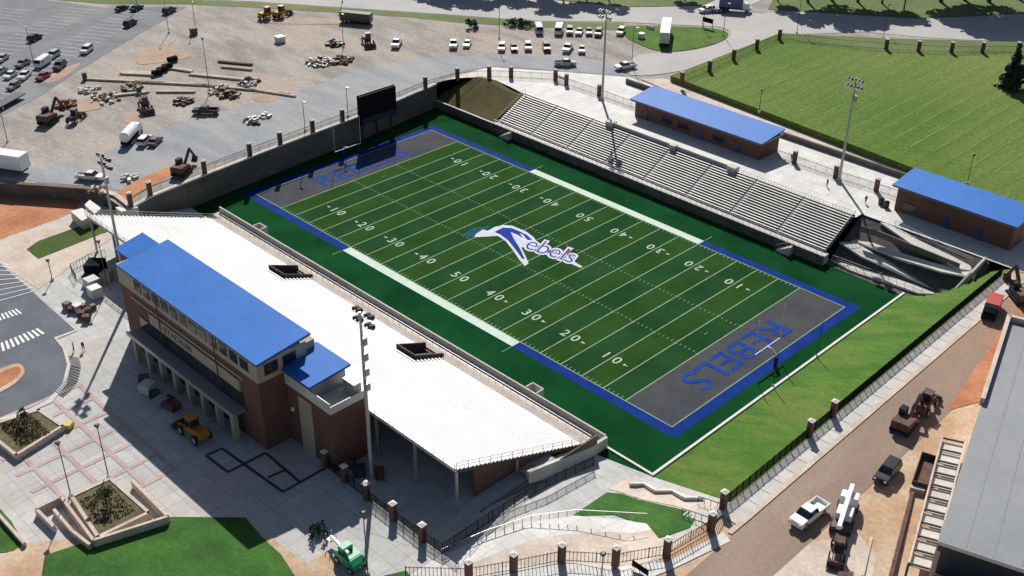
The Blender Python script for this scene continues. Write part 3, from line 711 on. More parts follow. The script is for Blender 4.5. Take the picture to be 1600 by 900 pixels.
for xx in (50.3, 66.0): MB().tube((xx, Y0-.5, 8.7), (xx, Y0-.5, 18.2), .09).build('downspout', m_trim, bx)
# roof with standing seams
def roof(name, x0, x1, y0, y1, zf, zb, parent, th=.35, seam=.55):
    mb = MB()
    top = [(x0, y0, zf), (x1, y0, zf), (x1, y1, zb), (x0, y1, zb)]
    bot = [(a_, b_, c_-th) for a_, b_, c_ in top]
    mb.add(bot+top, [(3, 2, 1, 0)], m_trim); mb.add(bot+top, [(4, 5, 6, 7)], m_roofB)
    mb.add(bot+top, [(0, 1, 5, 4), (1, 2, 6, 5), (2, 3, 7, 6), (3, 0, 4, 7)], m_roofE)
    x = x0+seam*.5
    while x < x1:
        mb.beam((x, y0+.02, zf+.003), (x, y1-.02, zb+.003), .03, .014, m_roofB); x += seam
    return mb.build(name, m_roofB, parent)
m_roofE = plain('roof_edge_blue', (.02, .07, .28), .5)
roof('roof', 39.9, 77.2, -49.3, -40.4, 18.9, 20.0, bx)
roof('side_roof', 34.0, 39.85, -46.6, -41.6, 18.4, 19.4, bx)
MB().box(34.8, X0-.05, -46.2, -42, 3.4, 18.0).build('stair_tower', brick, bx)
mb = MB()
for x in (35.2, 37.5): mb.box(x, x+1.4, -46.27, -46.21, 9, 11)
mb.build('tower_window', m_glass, bx)
MB().box(40.5, 75.5, -41.5, -38.8, 14.5, 17.5).build('press_box_rear', m_fascia, bx)
f_ = MB().box(41, 75, -38.79, -38.7, 15.3, 16.9).build('press_window', m_glass, bx)
# wing
MB().box(76.05, 86.4, -44.5, -38.9, 3.4, 13.2).build('wing_wall', brick, bx)
MB().box(79.0, 82.0, -44.62, -44.502, 3.5, 12.6).build('stair_glazing', m_fascia, bx)
MB().box(76.5, 82.0, -44.3, -38.6, 13.25, 15.4).build('wing_upper', m_grey, bx)
mb = MB()
mb.box(76.1, 86.3, -44.6, -44.45, 13.2, 14.9, m_alum2); mb.box(86.3, 86.45, -44.6, -38.9, 13.2, 14.4, m_alum2)
mb.build('parapet_screen', m_alum2, bx)
roof('wing_roof', 74.9, 82.6, -45.0, -38.0, 15.9, 16.4, bx)
MB().box(82.1, 86.2, -44.4, -39, 13.21, 13.3).build('terrace_deck', m_conc, bx)
mb = MB(); mb.box(83.5, 86.0, -40.2, -39.0, 13.3, 15.6); mb.build('roof_hatch', m_grey, bx)
mb = MB()
for (x, y) in ((77, -46), (72, -50.3), (42.8, -50.2)): pass
for k, (x, y) in enumerate(((77.5, -45.6),)):
    mb.box(x-.2, x+.2, y+.75, y+1.1, 9.2, 9.8, m_cap)
mb.build('wall_light', m_cap, bx)

# ------------------------------------------------------------------ visitor stand
vs = empty('bleachers', (54, 60, 0), 'long weathered grey bleachers along the right side of the football field', 'bleachers')
VX0, VX1 = 10.2, 98.4
NV = 16; vdy = 9.0/NV; vk = 4.6/9.0
def vr(y): return 1.9+(y-60.5)*vk
for i in range(NV):
    y0 = 60.5+i*vdy; y1 = y0+vdy; z = vr(y0)+.05
    mb = MB()
    mb.box(VX0, VX1, y0, y1, z-.05, z, m_riser)
    mb.add([(VX0, y1-.01, z), (VX1, y1-.01, z), (VX1, y1-.01, z+vdy*vk), (VX0, y1-.01, z+vdy*vk)], [(0, 1, 2, 3), (3, 2, 1, 0)], m_riser)
    segx = [VX0+.2]+[VX0+k*(VX1-VX0)/8 for k in range(1, 8)]+[VX1-.2]
    for a_, b_ in zip(segx, segx[1:]):
        mb.box(a_+.16, b_-.16, y0+.14, y0+.47, z+.34, z+.39, m_alum2)
    mb.build('bench_row', m_alum2, vs)
for k in range(1, 8):
    x = VX0+k*(VX1-VX0)/8
    mb = MB(); mb.add([(x-.15, 60.5, vr(60.5)+.12), (x+.15, 60.5, vr(60.5)+.12), (x+.15, 69.4, vr(69.4)+.12), (x-.15, 69.4, vr(69.4)+.12)], [(0, 1, 2, 3)], m_conc)
    mb.build('aisle_steps', m_conc, vs)
mb = MB(); mb.box(-9.5, 99.0, 58.95, 60.5, -.1, 1.85); mb.build('front_walkway', m_conc, vs)
mb = MB(); mb.box(-9.6, 99.0, 58.6, 58.9, -.1, 1.95); mb.build('front_wall', m_wallK, vs)
MB().box(-9.6, 99.0, 58.55, 58.95, 1.95, 2.1).build('coping', m_conc, vs)
mb = MB()
for i in range(70):
    x = 10.5+88*i/69; mb.box(x-.025, x+.025, 59.0, 59.05, 1.85, 2.95)
for zz in (2.4, 2.95): mb.box(10.5, 98.5, 59.0, 59.04, zz-.025, zz+.025)
mb.build('front_rail', m_pole, vs)
mb = MB()
for x in (VX0, VX1): mb.add([(x, 60.5, -.1), (x, 69.5, -.1), (x, 69.5, vr(69.5)), (x, 60.5, vr(60.5))], [(0, 1, 2, 3), (3, 2, 1, 0)], m_wallD)
mb.build('end_wall', m_wallD, vs)
mb = MB()
for x in (VX0+.1, VX1-.1):
    mb = MB()
    for i in range(10):
        y = 60.5+9*i/9; mb.box(x-.03, x+.03, y-.03, y+.03, vr(y), vr(y)+1.1)
    mb.beam((x, 60.5, vr(60.5)+1.1), (x, 69.5, vr(69.5)+1.1), .07, .07)
    mb.build('end_rail', m_pole, vs)
# jogged press parapet at the back
mb = MB(); mb.box(36, 38, 68.9, 70.6, 5.6, 7.3, m_conc); mb.box(38, 54, 69.5, 69.8, 5.6, 7.2, m_conc); mb.box(54, 55.5, 68.9, 70.2, 5.6, 7.3, m_conc); mb.box(55.5, 69, 69.5, 69.8, 5.6, 7.2, m_conc); mb.box(69, 71, 68.9, 70.6, 5.6, 7.3, m_conc)
mb.build('rear_parapet', m_conc, vs)
mb = MB()
for i in range(40):
    x = 72+26*i/39; mb.box(x-.025, x+.025, 69.7, 69.75, 6, 7.1)
mb.box(72, 98, 69.7, 69.75, 7.05, 7.12); mb.build('rear_rail', m_pole, vs)
for i, x in enumerate((15.5, 91.2)):
    st = empty('field_stair', (x, 57.5, 0), ['small concrete stair down to the turf at the far end of the bleachers', 'small concrete stair down to the turf at the near end of the bleachers'][i], 'stairs', 'stairs from bleachers to turf')
    mb = MB()
    for k in range(6): mb.box(x-1.6+k*.5, x-1.1+k*.5, 57.3, 58.5, 0, .3+k*.3)
    mb.build('steps', m_conc, st)
    mb = MB()
    for k in range(4): mb.tube((x-1.6+k, 57.3, .3+k*.55), (x-1.6+k, 57.3, 1.4+k*.55), .03, n=5)
    mb.beam((x-1.6, 57.3, 1.4), (x+1.4, 57.3, 3.05), .05, .05); mb.build('handrail', m_pole, st)

# zigzag ramps right of bleachers
rp_ = empty('zigzag_ramp', (111, 66, 0), 'zigzag pale concrete ramps on the dark bank between the bleachers and the grass slope', 'ramp')
def lane(name, l, m, th=.35):
    pts = [P(a_, b_, z) for a_, b_, z in l]; n_ = len(pts)
    low = [p-Vector((0, 0, th)) for p in pts]
    mb = MB(); mb.poly(pts, m)
    ar = sum(pts[i].x*pts[(i+1) % n_].y-pts[(i+1) % n_].x*pts[i].y for i in range(n_))
    fs = [(i, (i+1) % n_, n_+(i+1) % n_, n_+i) for i in range(n_)]
    if ar < 0: fs = [f_[::-1] for f_ in fs]
    mb.add(low+pts, fs, m)
    return mb.build(name, m, rp_)
lane('ramp_lane', [(1375, 347, 6.1), (1392, 350, 6.1), (1440, 377, 5.6), (1516, 413, 4.9), (1518, 422, 4.7), (1500, 420, 4.8), (1430, 385, 5.5)], m_conc)
lane('ramp_lane', [(1518, 420, 4.6), (1512, 432, 4.4), (1470, 424, 4.0), (1400, 402, 3.4), (1345, 380, 3.0), (1330, 376, 3.0), (1345, 372, 3.2), (1395, 391, 3.8), (1460, 411, 4.4)], m_conc)
lane('ramp_lane', [(1312, 378, 2.9), (1335, 378, 2.9), (1370, 398, 2.4), (1420, 425, 1.7), (1470, 450, 1.1), (1464, 455, 1.0), (1400, 424, 1.6), (1345, 400, 2.3)], m_conc)
lane('ramp_lane', [(1298, 405, .5), (1340, 418, .5), (1400, 436, .7), (1470, 452, .9), (1458, 459, .8), (1435, 458, .5), (1385, 441, .4), (1330, 423, .35)], m_conc)
mb = MB()
def pwall(l, th, m):
    pts = [P(a_, b_, z) for a_, b_, z in l]
    for a_, b_ in zip(pts, pts[1:]): mb.beam(a_-Vector((0, 0, .6)), b_-Vector((0, 0, .6)), th, 1.2, m)
pwall([(1541, 401, 6.6), (1518, 425, 5.2), (1490, 455, 1.9), (1470, 452, 1.5)], .4, m_conc); mb.build('parapet', m_conc, rp_)
mb = MB()
pwall([(1345, 352, 6.3), (1376, 362, 6.0), (1500, 412, 5.6)], .25, m_wallD); mb.build('inner_wall', m_wallD, rp_)
mb = MB()
def railing(l, h=1.0, step=1.6):
    pts = [P(a_, b_, z) for a_, b_, z in l]
    for a_, b_ in zip(pts, pts[1:]):
        k = max(1, int((b_-a_).length/step))
        for i in range(k+1):
            q = a_.lerp(b_, i/k); mb.box(q.x-.03, q.x+.03, q.y-.03, q.y+.03, q.z, q.z+h)
        mb.beam(a_+Vector((0, 0, h)), b_+Vector((0, 0, h)), .05, .05); mb.beam(a_+Vector((0, 0, h*.5)), b_+Vector((0, 0, h*.5)), .04, .04)
railing([(1398, 352, 6.1), (1520, 412, 4.9)]); mb.build('railing', m_pole, rp_); mb = MB(); railing([(1300, 406, .5), (1440, 458, .5)])
mb.build('railing', m_pole, rp_)

# ------------------------------------------------------------------ low blue roofed buildings
def conc_building(name, x0, x1, y0, y1, z0, label, doors, up_=0):
    e = empty(name, ((x0+x1)/2, (y0+y1)/2, z0), label, 'building', 'low brick buildings with blue roofs')
    MB().box(x0+.8, x1-.8, y0+1.2, y1-.6, z0-.2, z0+3.9+up_).build('brick_wall', brick, e)
    MB().box(x0+.2, x1-.2, y0+.3, y1-.3, z0+3.9+up_, z0+4.25+up_).build('soffit', m_fascia, e)
    roof('roof', x0, x1, y0, y1, z0+4.4+up_, z0+5.3+up_, e, .25, .6)
    for k, (x, w_, h_, nm) in enumerate(doors):
        f_ = MB().box(x-w_/2, x+w_/2, y0+1.1, y0+1.198, z0+.1 if nm == 'door' else z0+1, z0+h_).build(nm, m_trim, e)
        MB().box(x-w_/2+.12, x+w_/2-.12, y0+1.06, y0+1.098, z0+(.25 if nm == 'door' else 1.1), z0+h_-.12).build('panel' if nm == 'door' else 'pane', m_blueD if nm == 'door' else m_glass, f_)
    return e
m_blueD = plain('blue_door', (.03, .06, .2), .5)
conc_building('concession_building', 36, 71.5, 77, 85.6, 6, 'low brick building with blue roof nearer the far parking lot',
              [(40, 1.2, 2.4, 'door'), (46, 3, 2.4, 'window'), (50.5, 3, 2.4, 'window'), (55, 1.6, 2.4, 'door'), (60, 3, 2.6, 'window'), (65, 1.2, 2.4, 'door')])
conc_building('concession_building', 101.2, 125.6, 76.6, 84.9, 6, 'low brick building with blue roof at the right edge above the zigzag ramps',
              [(105, 3, 2.4, 'window'), (112.5, 1.2, 2.4, 'door'), (119, 1.2, 2.4, 'door')], 1.2)

# ------------------------------------------------------------------ big grey-roofed building bottom right
m_seam = plain('seam_grey', (.24, .255, .27), .8)
gb = empty('flat_roof_building', (152, 20, 4), 'large building with flat grey roof cut off by the bottom right corner', 'building')
A1 = P(1575, 500, 11); A2 = P(1540, 632, 11); A3 = P(1465, 847, 11)
dd = (A3-A1).normalized(); nn = Vector((-dd.y, dd.x, 0))
if nn.x < 0: nn = -nn
A3 = A1+dd*(A3-A1).length; B1 = A1+nn*60; B3 = A3+nn*60
MB().prism([A1, A3, B3, B1], 3, 11.0, m_concT, m_flat).build('wall', m_concT, gb)
mb = MB()
mid = A1+dd*((A2-A1).length)
mb.beam(A1+Vector((0, 0, .25)), mid+Vector((0, 0, .25)), .6, 1.3, m_concT); mb.beam(A1+Vector((0, 0, .25)), B1+Vector((0, 0, .25)), .6, 1.3, m_concT)
mb.build('parapet', m_concT, gb)
MB().beam(A3+nn*.6+dd*.1-Vector((0, 0, 2.6)), B3+dd*.1-Vector((0, 0, 2.6)), .3, 3.7).build('end_cladding', plain('navy_cladding', (.03, .04, .06), .5), gb)
mb = MB(); mb.beam(A3+nn*.2-Vector((0, 0, .3))+dd*.3, B3-Vector((0, 0, .3))+dd*.3, .6, .9, m_dgrey); mb.build('roof_edge', m_dgrey, gb)
C1 = A3+dd*.7+nn*.5; C2 = B3+dd*.7; C3 = C2+dd*25; C4 = C1+dd*25
MB().prism([C1, C4, C3, C2], 3, 6.6, m_concT, plain('navy_roof', (.055, .07, .10), .5)).build('lower_roof', m_grey, gb)
for k in range(3):
    q = A1+dd*(12+k*13)+nn*(5+k*4); MB().tube((q.x, q.y, 11), (q.x, q.y, 11.35), .18, n=8).build('roof_vent', m_dgrey, gb)
mb = MB(); s0 = A3+dd*3+nn*3
mb.beam(s0+Vector((0, 0, -4.2)), s0+nn*10+Vector((0, 0, -4.2)), 1.6, .4, m_pole); mb.build('roof_duct', m_pole, gb)
for k in range(1, 14):
    a_ = A1+nn*(k*3.1)+dd*.8; b_ = a_+dd*((A3-A1).length-1.4)
    MB().beam(a_+Vector((0, 0, .012)), b_+Vector((0, 0, .012)), .12, .03).build('membrane_seam', m_seam, gb)
for k, (t_, o_) in enumerate(((8, 13), (30, 9))):
    q = A1+dd*t_+nn*o_; MB().box(q.x-.5, q.x+.5, q.y-.5, q.y+.5, 11, 11.5, rot=.3).build('roof_curb', m_flat, gb)
# scaffold canopy
sc = empty('steel_frame', (146, 8, 4), 'open steel canopy frame over pale slabs beside the grey-roofed building', 'frame')
L0, L1, M0, M1 = P(1472, 684, 6.5), P(1420, 880, 6.5), P(1508, 692, 6.5), P(1456, 890, 6.5)
mb = MB(); mb.beam(L0, L1, .25, .35); mb.beam(M0, M1, .25, .35); mb.build('side_rail', m_concT, sc)
for i in range(11):
    t = i/10; a_ = L0.lerp(L1, t); b_ = M0.lerp(M1, t)
    MB().beam(a_, b_, .16, .25).build('cross_beam', m_dgrey, sc)
    if i % 2 == 0:
        MB().box(a_.x-.12, a_.x+.12, a_.y-.12, a_.y+.12, 3.4, 6.4).build('post', m_dgrey, sc)
random.seed(11)
for i in range(10):
    t0, t1 = (i+.08)/10, (i+.92)/10
    w0, w1 = (0.05, .95) if i > 2 else (.05, random.choice((.3, .95)))
    q = [L0.lerp(L1, t0), L0.lerp(L1, t1), M0.lerp(M1, t1), M0.lerp(M1, t0)]
    a_, b_ = q[0].lerp(q[3], w0), q[1].lerp(q[2], w0); c_, d_ = q[1].lerp(q[2], w1), q[0].lerp(q[3], w1)
    MB().prism([a_, b_, c_, d_], 5.9, 6.05, m_conc).build('deck_slab', [m_conc, m_alum2][i % 2], sc)
mb = MB(); a_ = P(1420, 866, 5); 
# ground dressing by that building
def pxbox(name, l, z0, z1, m, label, cat, group=None, bev=0):
    mb = MB().prism([P(a_, b_, z1) for a_, b_ in l], z0, z1, m)
    return tag(mb.build(name, m, bev=bev), label, cat, group)
dp = empty('rusty_dumpster', P(1452, 735, 4), 'dark open-topped rusty dumpster beside the steel canopy frame', 'dumpster')
qs = [P(1441, 706, 5.4), P(1466, 714, 5.4), P(1449, 757, 5.4), P(1426, 751, 5.4)]
mb = MB()
for a_, b_ in zip(qs, qs[1:]+qs[:1]): mb.beam(a_-Vector((0, 0, .7)), b_-Vector((0, 0, .7)), .12, 1.5)
mb.build('side_wall', m_rust, dp); MB().prism(qs, 4.0, 4.6, m_rust).build('floor', m_rust, dp)
pxbox('concrete_beam', [(1424, 757), (1446, 763), (1445, 767), (1422, 761)], 4, 4.9, m_conc, 'pale concrete beam at the foot of the rusty dumpster', 'beam')
pxbox('brown_wall', [(1423, 766), (1429, 768), (1394, 905), (1387, 905)], 3.5, 4.6, m_rust, 'long narrow brown wall running down beside the steel frame', 'wall')  # low narrow wall in dark brown
pxbox('formwork_curb', [(1360, 838), (1364, 840), (1350, 900), (1346, 898)], 3.5, 3.9, m_concT, 'low tan formwork curb near the bottom right edge', 'curb')

# ------------------------------------------------------------------ scoreboard
sb = empty('scoreboard', (-5.2, 37.5, 0), 'large black scoreboard standing against the far retaining wall', 'scoreboard')
MB().box(-5.3, -4.6, 31.9, 42.3, 4.6, 11.4).build('board', m_black, sb)
MB().box(-5.45, -5.31, 31.7, 42.5, 4.4, 11.6).build('frame', m_dgrey, sb)
mb = MB(); mb.box(-4.58, -4.5, 32.2, 42.0, 4.7, 6.0); mb.build('lower_panel', plain('navy_panel', (.02, .02, .06), .4), sb)
for y in (32.9, 37.1, 41.3): MB().box(-5.9, -5.46, y-.2, y+.2, 0, 11.2).build('support_post', m_dgrey, sb)

# ------------------------------------------------------------------ fences
def fence(name, pts, label, hgt=1.8, pillars=None, step=.28, pw=.75, ph=2.7, pick=.03, rails=True, cap=m_cap, zf=None):
    """pts: list of (x,y,z); pillars: indices of pts that carry a brick pillar"""
    pts = [Vector(p) for p in pts]
    e = empty(name, pts[0], label, 'fence')
    for i, (a_, b_) in enumerate(zip(pts, pts[1:])):
        mb = MB(); Ln = (b_-a_).length; k = max(1, int(Ln/step)); d_ = (b_-a_)/k
        for j in range(k+1):
            q = a_+d_*j; big = (j % 9 == 0); h_ = pick*(1.8 if big else 1)
            mb.box(q.x-h_/2, q.x+h_/2, q.y-h_/2, q.y+h_/2, q.z+.05, q.z+hgt+(.08 if big else 0))
        for zz in (.2, hgt-.15): mb.beam(a_+Vector((0, 0, zz)), b_+Vector((0, 0, zz)), .05, .06)
        mb.build('fence_panel', m_black, e)
    for i in (range(len(pts)) if pillars is None else pillars):
        q = pts[i]
        pl = MB().box(q.x-pw/2, q.x+pw/2, q.y-pw/2, q.y+pw/2, q.z-.4, q.z+ph).build('pillar', brick, e)
        c_ = MB(); c_.box(q.x-pw/2-.08, q.x+pw/2+.08, q.y-pw/2-.08, q.y+pw/2+.08, q.z+ph, q.z+ph+.14)
        c_.add([(q.x-pw/2, q.y-pw/2, q.z+ph+.14), (q.x+pw/2, q.y-pw/2, q.z+ph+.14), (q.x+pw/2, q.y+pw/2, q.z+ph+.14), (q.x-pw/2, q.y+pw/2, q.z+ph+.14), (q.x, q.y, q.z+ph+.35)], [(0, 1, 4), (1, 2, 4), (2, 3, 4), (3, 0, 4)])
        c_.build('cap', cap, pl)
    return e
def on(px, py, z): q = P(px, py, z); return (q.x, q.y, z)
fence('iron_fence', [(x+.2, y, 6.05) for x, y in ((-1.6, -26.6), (-3.3, -21.5), (-4.6, -8.5), (-5.6, 3), (-6.1, 11), (-6.7, 20), (-7.1, 28.5), (-8.4, 44), (-9.8, 55.5))] + [(-8.6, 65, 6.1), (-4.2, 71.6, 6.1), (-.2, 75.2, 6.1), (8.6, 81.8, 6.1)],
      'black iron fence with brick pillars curving along the far retaining wall to the gate')
fence('iron_fence', [(12.6, 81.4, 6.1), (22.9, 81.7, 6.1), (35.5, 81.5, 6.1)], 'iron fence stretch on the white concourse left of the first blue roofed low building', pillars=[0, 1])
fence('iron_fence', [(72.5, 82.2, 6.1), (76.6, 82.3, 6.1), (86.4, 82.2, 6.1), (95.4, 82.6, 6.1), (99.8, 82.8, 6.1)], 'iron fence on the white concourse between the two blue roofed low buildings', pillars=[1, 2, 3])
gt = empty('entry_gate', (10.6, 81.6, 6.1), 'black double gate between two brick pillars at the top of the concourse', 'gate')
mb = MB()
for k in range(14):
    x = 8.9+3.4*k/13; mb.box(x-.03, x+.03, 81.5, 81.56, 6.15, 8.0)
mb.box(8.9, 12.3, 81.48, 81.58, 7.2, 7.5); mb.build('gate_leaf', m_black, gt)
fence('iron_fence', [(33.6, 99.5, pz), (33.4, 110.8, pz), (32.6, 122, pz), (32.0, 133, pz), (31.6, 144, pz)], 'dark fence with brick pillars along the left side of the practice field', step=.5)
fence('iron_fence', [(32.2, 144.6, pz), (47, 152, pz), (55.4, 157.4, pz), (62, 162.1, pz), (68.4, 167.4, pz), (74, 173.2, pz), (80.3, 179.9, pz), (95, 196, pz)], 'dark fence with brick pillars along the far side of the practice field', pillars=[2, 3, 4, 5, 6], step=.6)
ny = [-12.6, -4, 7.9, 14.1, 25, 36, 47, 58, 68.5]
fence('iron_fence', [(127.75, y, H(128.2, y)) for y in ny], 'long dark iron fence on top of the bright green grass slope', pillars=[0, 2, 3], step=.16, pick=.05)
bp = [(108.2, -50.5), (113.7, -45.2), (116.6, -40.4), (119.6, -35), (124.6, -30.6), (128.1, -24.9), (129.2, -17.2), (128.0, -12.9)]
fence('iron_fence', [(x, y, 3.6) for x, y in bp], 'curving iron fence with dark brick pillars in the bottom centre of the view', pillars=[1, 2, 3, 4, 5, 6], pick=.05, step=.45)
fence('iron_fence', [(84.6, -44.9, 3.5), (88.9, -44.9, 3.5), (93.7, -45, 3.5), (99.2, -45, 3.5), (104.8, -44.9, 3.5), (108.3, -44.6, 3.5), (108.3, -36, 3.5), (108.4, -26, 3.0), (108.3, -16, 1.0)], 'black iron fence round the shaded yard under the white grandstand', pillars=[0, 1, 2, 3, 4], step=.22, pick=.045)
rl = [P(a_, b_, 3.4) for a_, b_ in ((690, 868), (760, 838), (830, 815), (900, 806), (1010, 812))]
e = empty('walk_railing', rl[0], 'thin grey handrail along the curved concrete walk near the bottom', 'railing')
mb = MB()
for a_, b_ in zip(rl, rl[1:]):
    for i in range(5): q = a_.lerp(b_, i/5); mb.box(q.x-.04, q.x+.04, q.y-.04, q.y+.04, q.z, q.z+1.05)
    mb.beam(a_+Vector((0, 0, 1.05)), b_+Vector((0, 0, 1.05)), .07, .07)
mb.build('rail', m_grey, e)
# zig-zag wall on the path up from the field corner
zz = [P(a_, b_, H(*P(a_, b_)[:2])+.6) for a_, b_ in ((983, 755), (1006, 755), (1024, 766), (1050, 766), (1070, 777), (1100, 777))]
mb = MB()
for a_, b_ in zip(zz, zz[1:]): mb.beam(a_-Vector((0, 0, .45)), b_-Vector((0, 0, .45)), .35, 1.1, m_cap)
tag(mb.build('stepped_wall'), 'low pale zigzag wall stepping up the path beside the green slope', 'wall')
sr = empty('stair', P(1098, 795, 3.5), 'short concrete stair with dark handrails by the fence corner above the small lawn', 'stairs')
mb = MB(); q = P(1098, 800, 3.5)
for k in range(7): mb.box(q.x-2+k*.6, q.x-1.4+k*.6, q.y-1.6, q.y+1.6, 2.4, 2.75+k*.18)
mb.build('steps', m_conc, sr)
mb = MB()
for s_ in (-1.7, 1.7):
    for k in range(5): mb.box(q.x-2+k-.03, q.x-2+k+.03, q.y+s_-.03, q.y+s_+.03, 2.8+k*.27, 3.9+k*.27)
    mb.beam((q.x-2, q.y+s_, 3.9), (q.x+2, q.y+s_, 5.0), .07, .07)
mb.build('handrail', m_black, sr)

# ------------------------------------------------------------------ floodlight masts
def mast(x, y, z, h, label, boxes=0):
    e = empty('floodlight_mast', (x, y, z), label, 'light mast', 'tall floodlight masts round the stadium')
    MB().tube((x, y, z), (x, y, z+h), .32, .16, 10).build('pole', m_pole, e)
    MB().tube((x, y, z), (x, y, z+.5), .5, .5, 10).build('base', m_conc, e)
    # arms along field direction
    MB().beam((x-1.7, y, z+h-.3), (x+1.7, y, z+h-.3), .14, .14).build('crossarm', m_grey, e)
    MB().beam((x-1.7, y, z+h-1.7), (x+1.7, y, z+h-1.7), .14, .14).build('crossarm', m_grey, e)
    sg = 1 if y < 0 else -1
    for zz_ in (z+h-.3, z+h-1.7):
        for dx in (-1.5, -.8, .8, 1.5):
            f_ = MB().tube((x+dx, y+sg*.05, zz_+.15), (x+dx, y+sg*.75, zz_-.15), .22, .42, 9).build('floodlight', m_dgrey, e)
            MB().tube((x+dx, y+sg*.752, zz_-.152), (x+dx, y+sg*.79, zz_-.17), .40, .40, 9).build('lens', m_lamp, f_)
    for k in range(boxes):
        MB().box(x+.2, x+.75, y-.3, y+.3, z+h-4.6-k*2.3, z+h-3.5-k*2.3).build('ballast_box', m_grey, e)
mast(91.6, -42.4, 3.5, 27.2, 'tall floodlight mast in front of the white grandstand, nearest the camera', 4)
mast(26, -42.5, 3.5, 26.8, 'tall floodlight mast at the left end of the blue roofed brick building', 1)
mast(25, 80.4, 6, 21.6, 'tall floodlight mast on the concourse behind the far end of the bleachers', 0)
mast(87.5, 81.9, 6, 21.8, 'tall floodlight mast between the two blue roofed low buildings', 1)

def lamp(px, py, z, h, label, cat='street lamp', arm=0, group='lot and plaza lamp posts', r_=.09):
    q = P(px, py, z); e = empty('street_lamp', q, label, cat, group)
    MB().tube(q, q+Vector((0, 0, h)), r_, r_*.7, 6).build('pole', m_dgrey, e)
    MB().tube(q, q+Vector((0, 0, .5)), .28, .28, 8).build('base', m_conc, e)
    if arm:
        MB().beam(q+Vector((0, 0, h)), q+Vector((arm, -arm*.3, h+.2)), .1, .1).build('arm', m_dgrey, e)
        MB().box(q.x+arm-.5, q.x+arm+.3, q.y-arm*.3-.22, q.y-arm*.3+.22, h+q.z+.1, h+q.z+.3).build('lamp_head', m_grey, e)
    else:
        mb = MB(); mb.tube(q+Vector((0, 0, h)), q+Vector((0, 0, h+.5)), .12, .38, 8); mb.tube(q+Vector((0, 0, h+.5)), q+Vector((0, 0, h+.62)), .42, .2, 8); mb.build('lamp_head', m_dgrey, e)
    return e
LP = [(52, 96, 6, 9, 'lamp post among the parked cars in the left lot', 1.2), (264, 52, 6, 10, 'lamp post by the site entry at the top left, nearest the dark cars', 1.2), (306, 48, 6, 8, 'lamp post right of the site entry over a dark bin', 1.2),
      (328, 146, 6, 13, 'slim tall post rising from the lumber piles', 0), (12, 222, 6, 13, 'lamp post at the left edge beside the long dark trailer', 1.2), (537, 74, 6, 9, 'lamp post between the dark pile and the small loader', 1.2),
      (477, 205, 6, 7, 'pale lamp post just behind the far fence', 1.2), (544, 182, 6, 7, 'lamp post just left of the scoreboard', 1.0), (987, 102, 6, 10, 'lamp post at the mouth of the curved road', 1.6),
      (1130, 56, 6, 9, 'right lamp post on the grass island', 1.2), (1099, 45, 6, 6, 'left post on the grass island', .8), (780, 60, 6, 14, 'tall thin post beside the top road over the parked row', 1.2),
      (1245, 52, 6, 12, 'lamp post at the far left corner of the practice field', 1.2), (1186, 176, pz, 5, 'short lamp on the near touchline of the practice field, left one', 0), (1511, 288, pz, 6, 'short lamp on the near touchline of the practice field, right one', 0),
      (1380, 60, 6, 9, 'post beyond the far fence of the practice field', 0), (111, 775, 3.5, 8.5, 'left slim lamp post at the planter with the sapling', 0), (170, 747, 3.5, 8.5, 'right slim lamp post at the planter with the sapling', 0),
      (82, 438, 3.5, 3.6, 'short dark lamp post on the shaded left plaza beside the planter of pale ground', 0), (940, 902, 3.5, 3.4, 'short black topped lamp post in front of the curving bottom fence', 0), (575, 897, 3.5, 9.5, 'grey pole beside the green boom lift', 0),
      (215, 14, 6, 6, 'small post beside the dark cars at the top left', 0), (169, 452, 3.5, 9, 'slim post left of the blue roofed brick building', 0), (535, 4, 6, 10, 'slim post at the grass strip near the yellow machines', 0)]
for a_ in LP: lamp(*a_[:5], arm=a_[5])

# small signs and boards
def sign(px, py, z, label, m, w_=1.6, h_=1.0, zb=1.0):
    q = P(px, py, z); e = empty('notice_sign', q, label, 'sign')
    for s_ in (-w_/2, w_/2): MB().box(q.x+s_-.06, q.x+s_+.06, q.y-.06, q.y+.06, z, z+zb+h_).build('leg', m_dgrey, e)
    MB().box(q.x-w_/2, q.x+w_/2, q.y-.16, q.y-.07, z+zb, z+zb+h_).build('board', m, e)
sign(1105, 44, 6, 'dark board between posts on the grass island', m_black, 3.4, 1.3, 1.6)
sign(1016, 46, 6, 'small white board lying low on the grass island', m_white, 2.5, .8, .2)
sign(1000, 893, 3.5, 'black board sign in front of the curving fence at the bottom', m_black, 2.4, .9, .3)

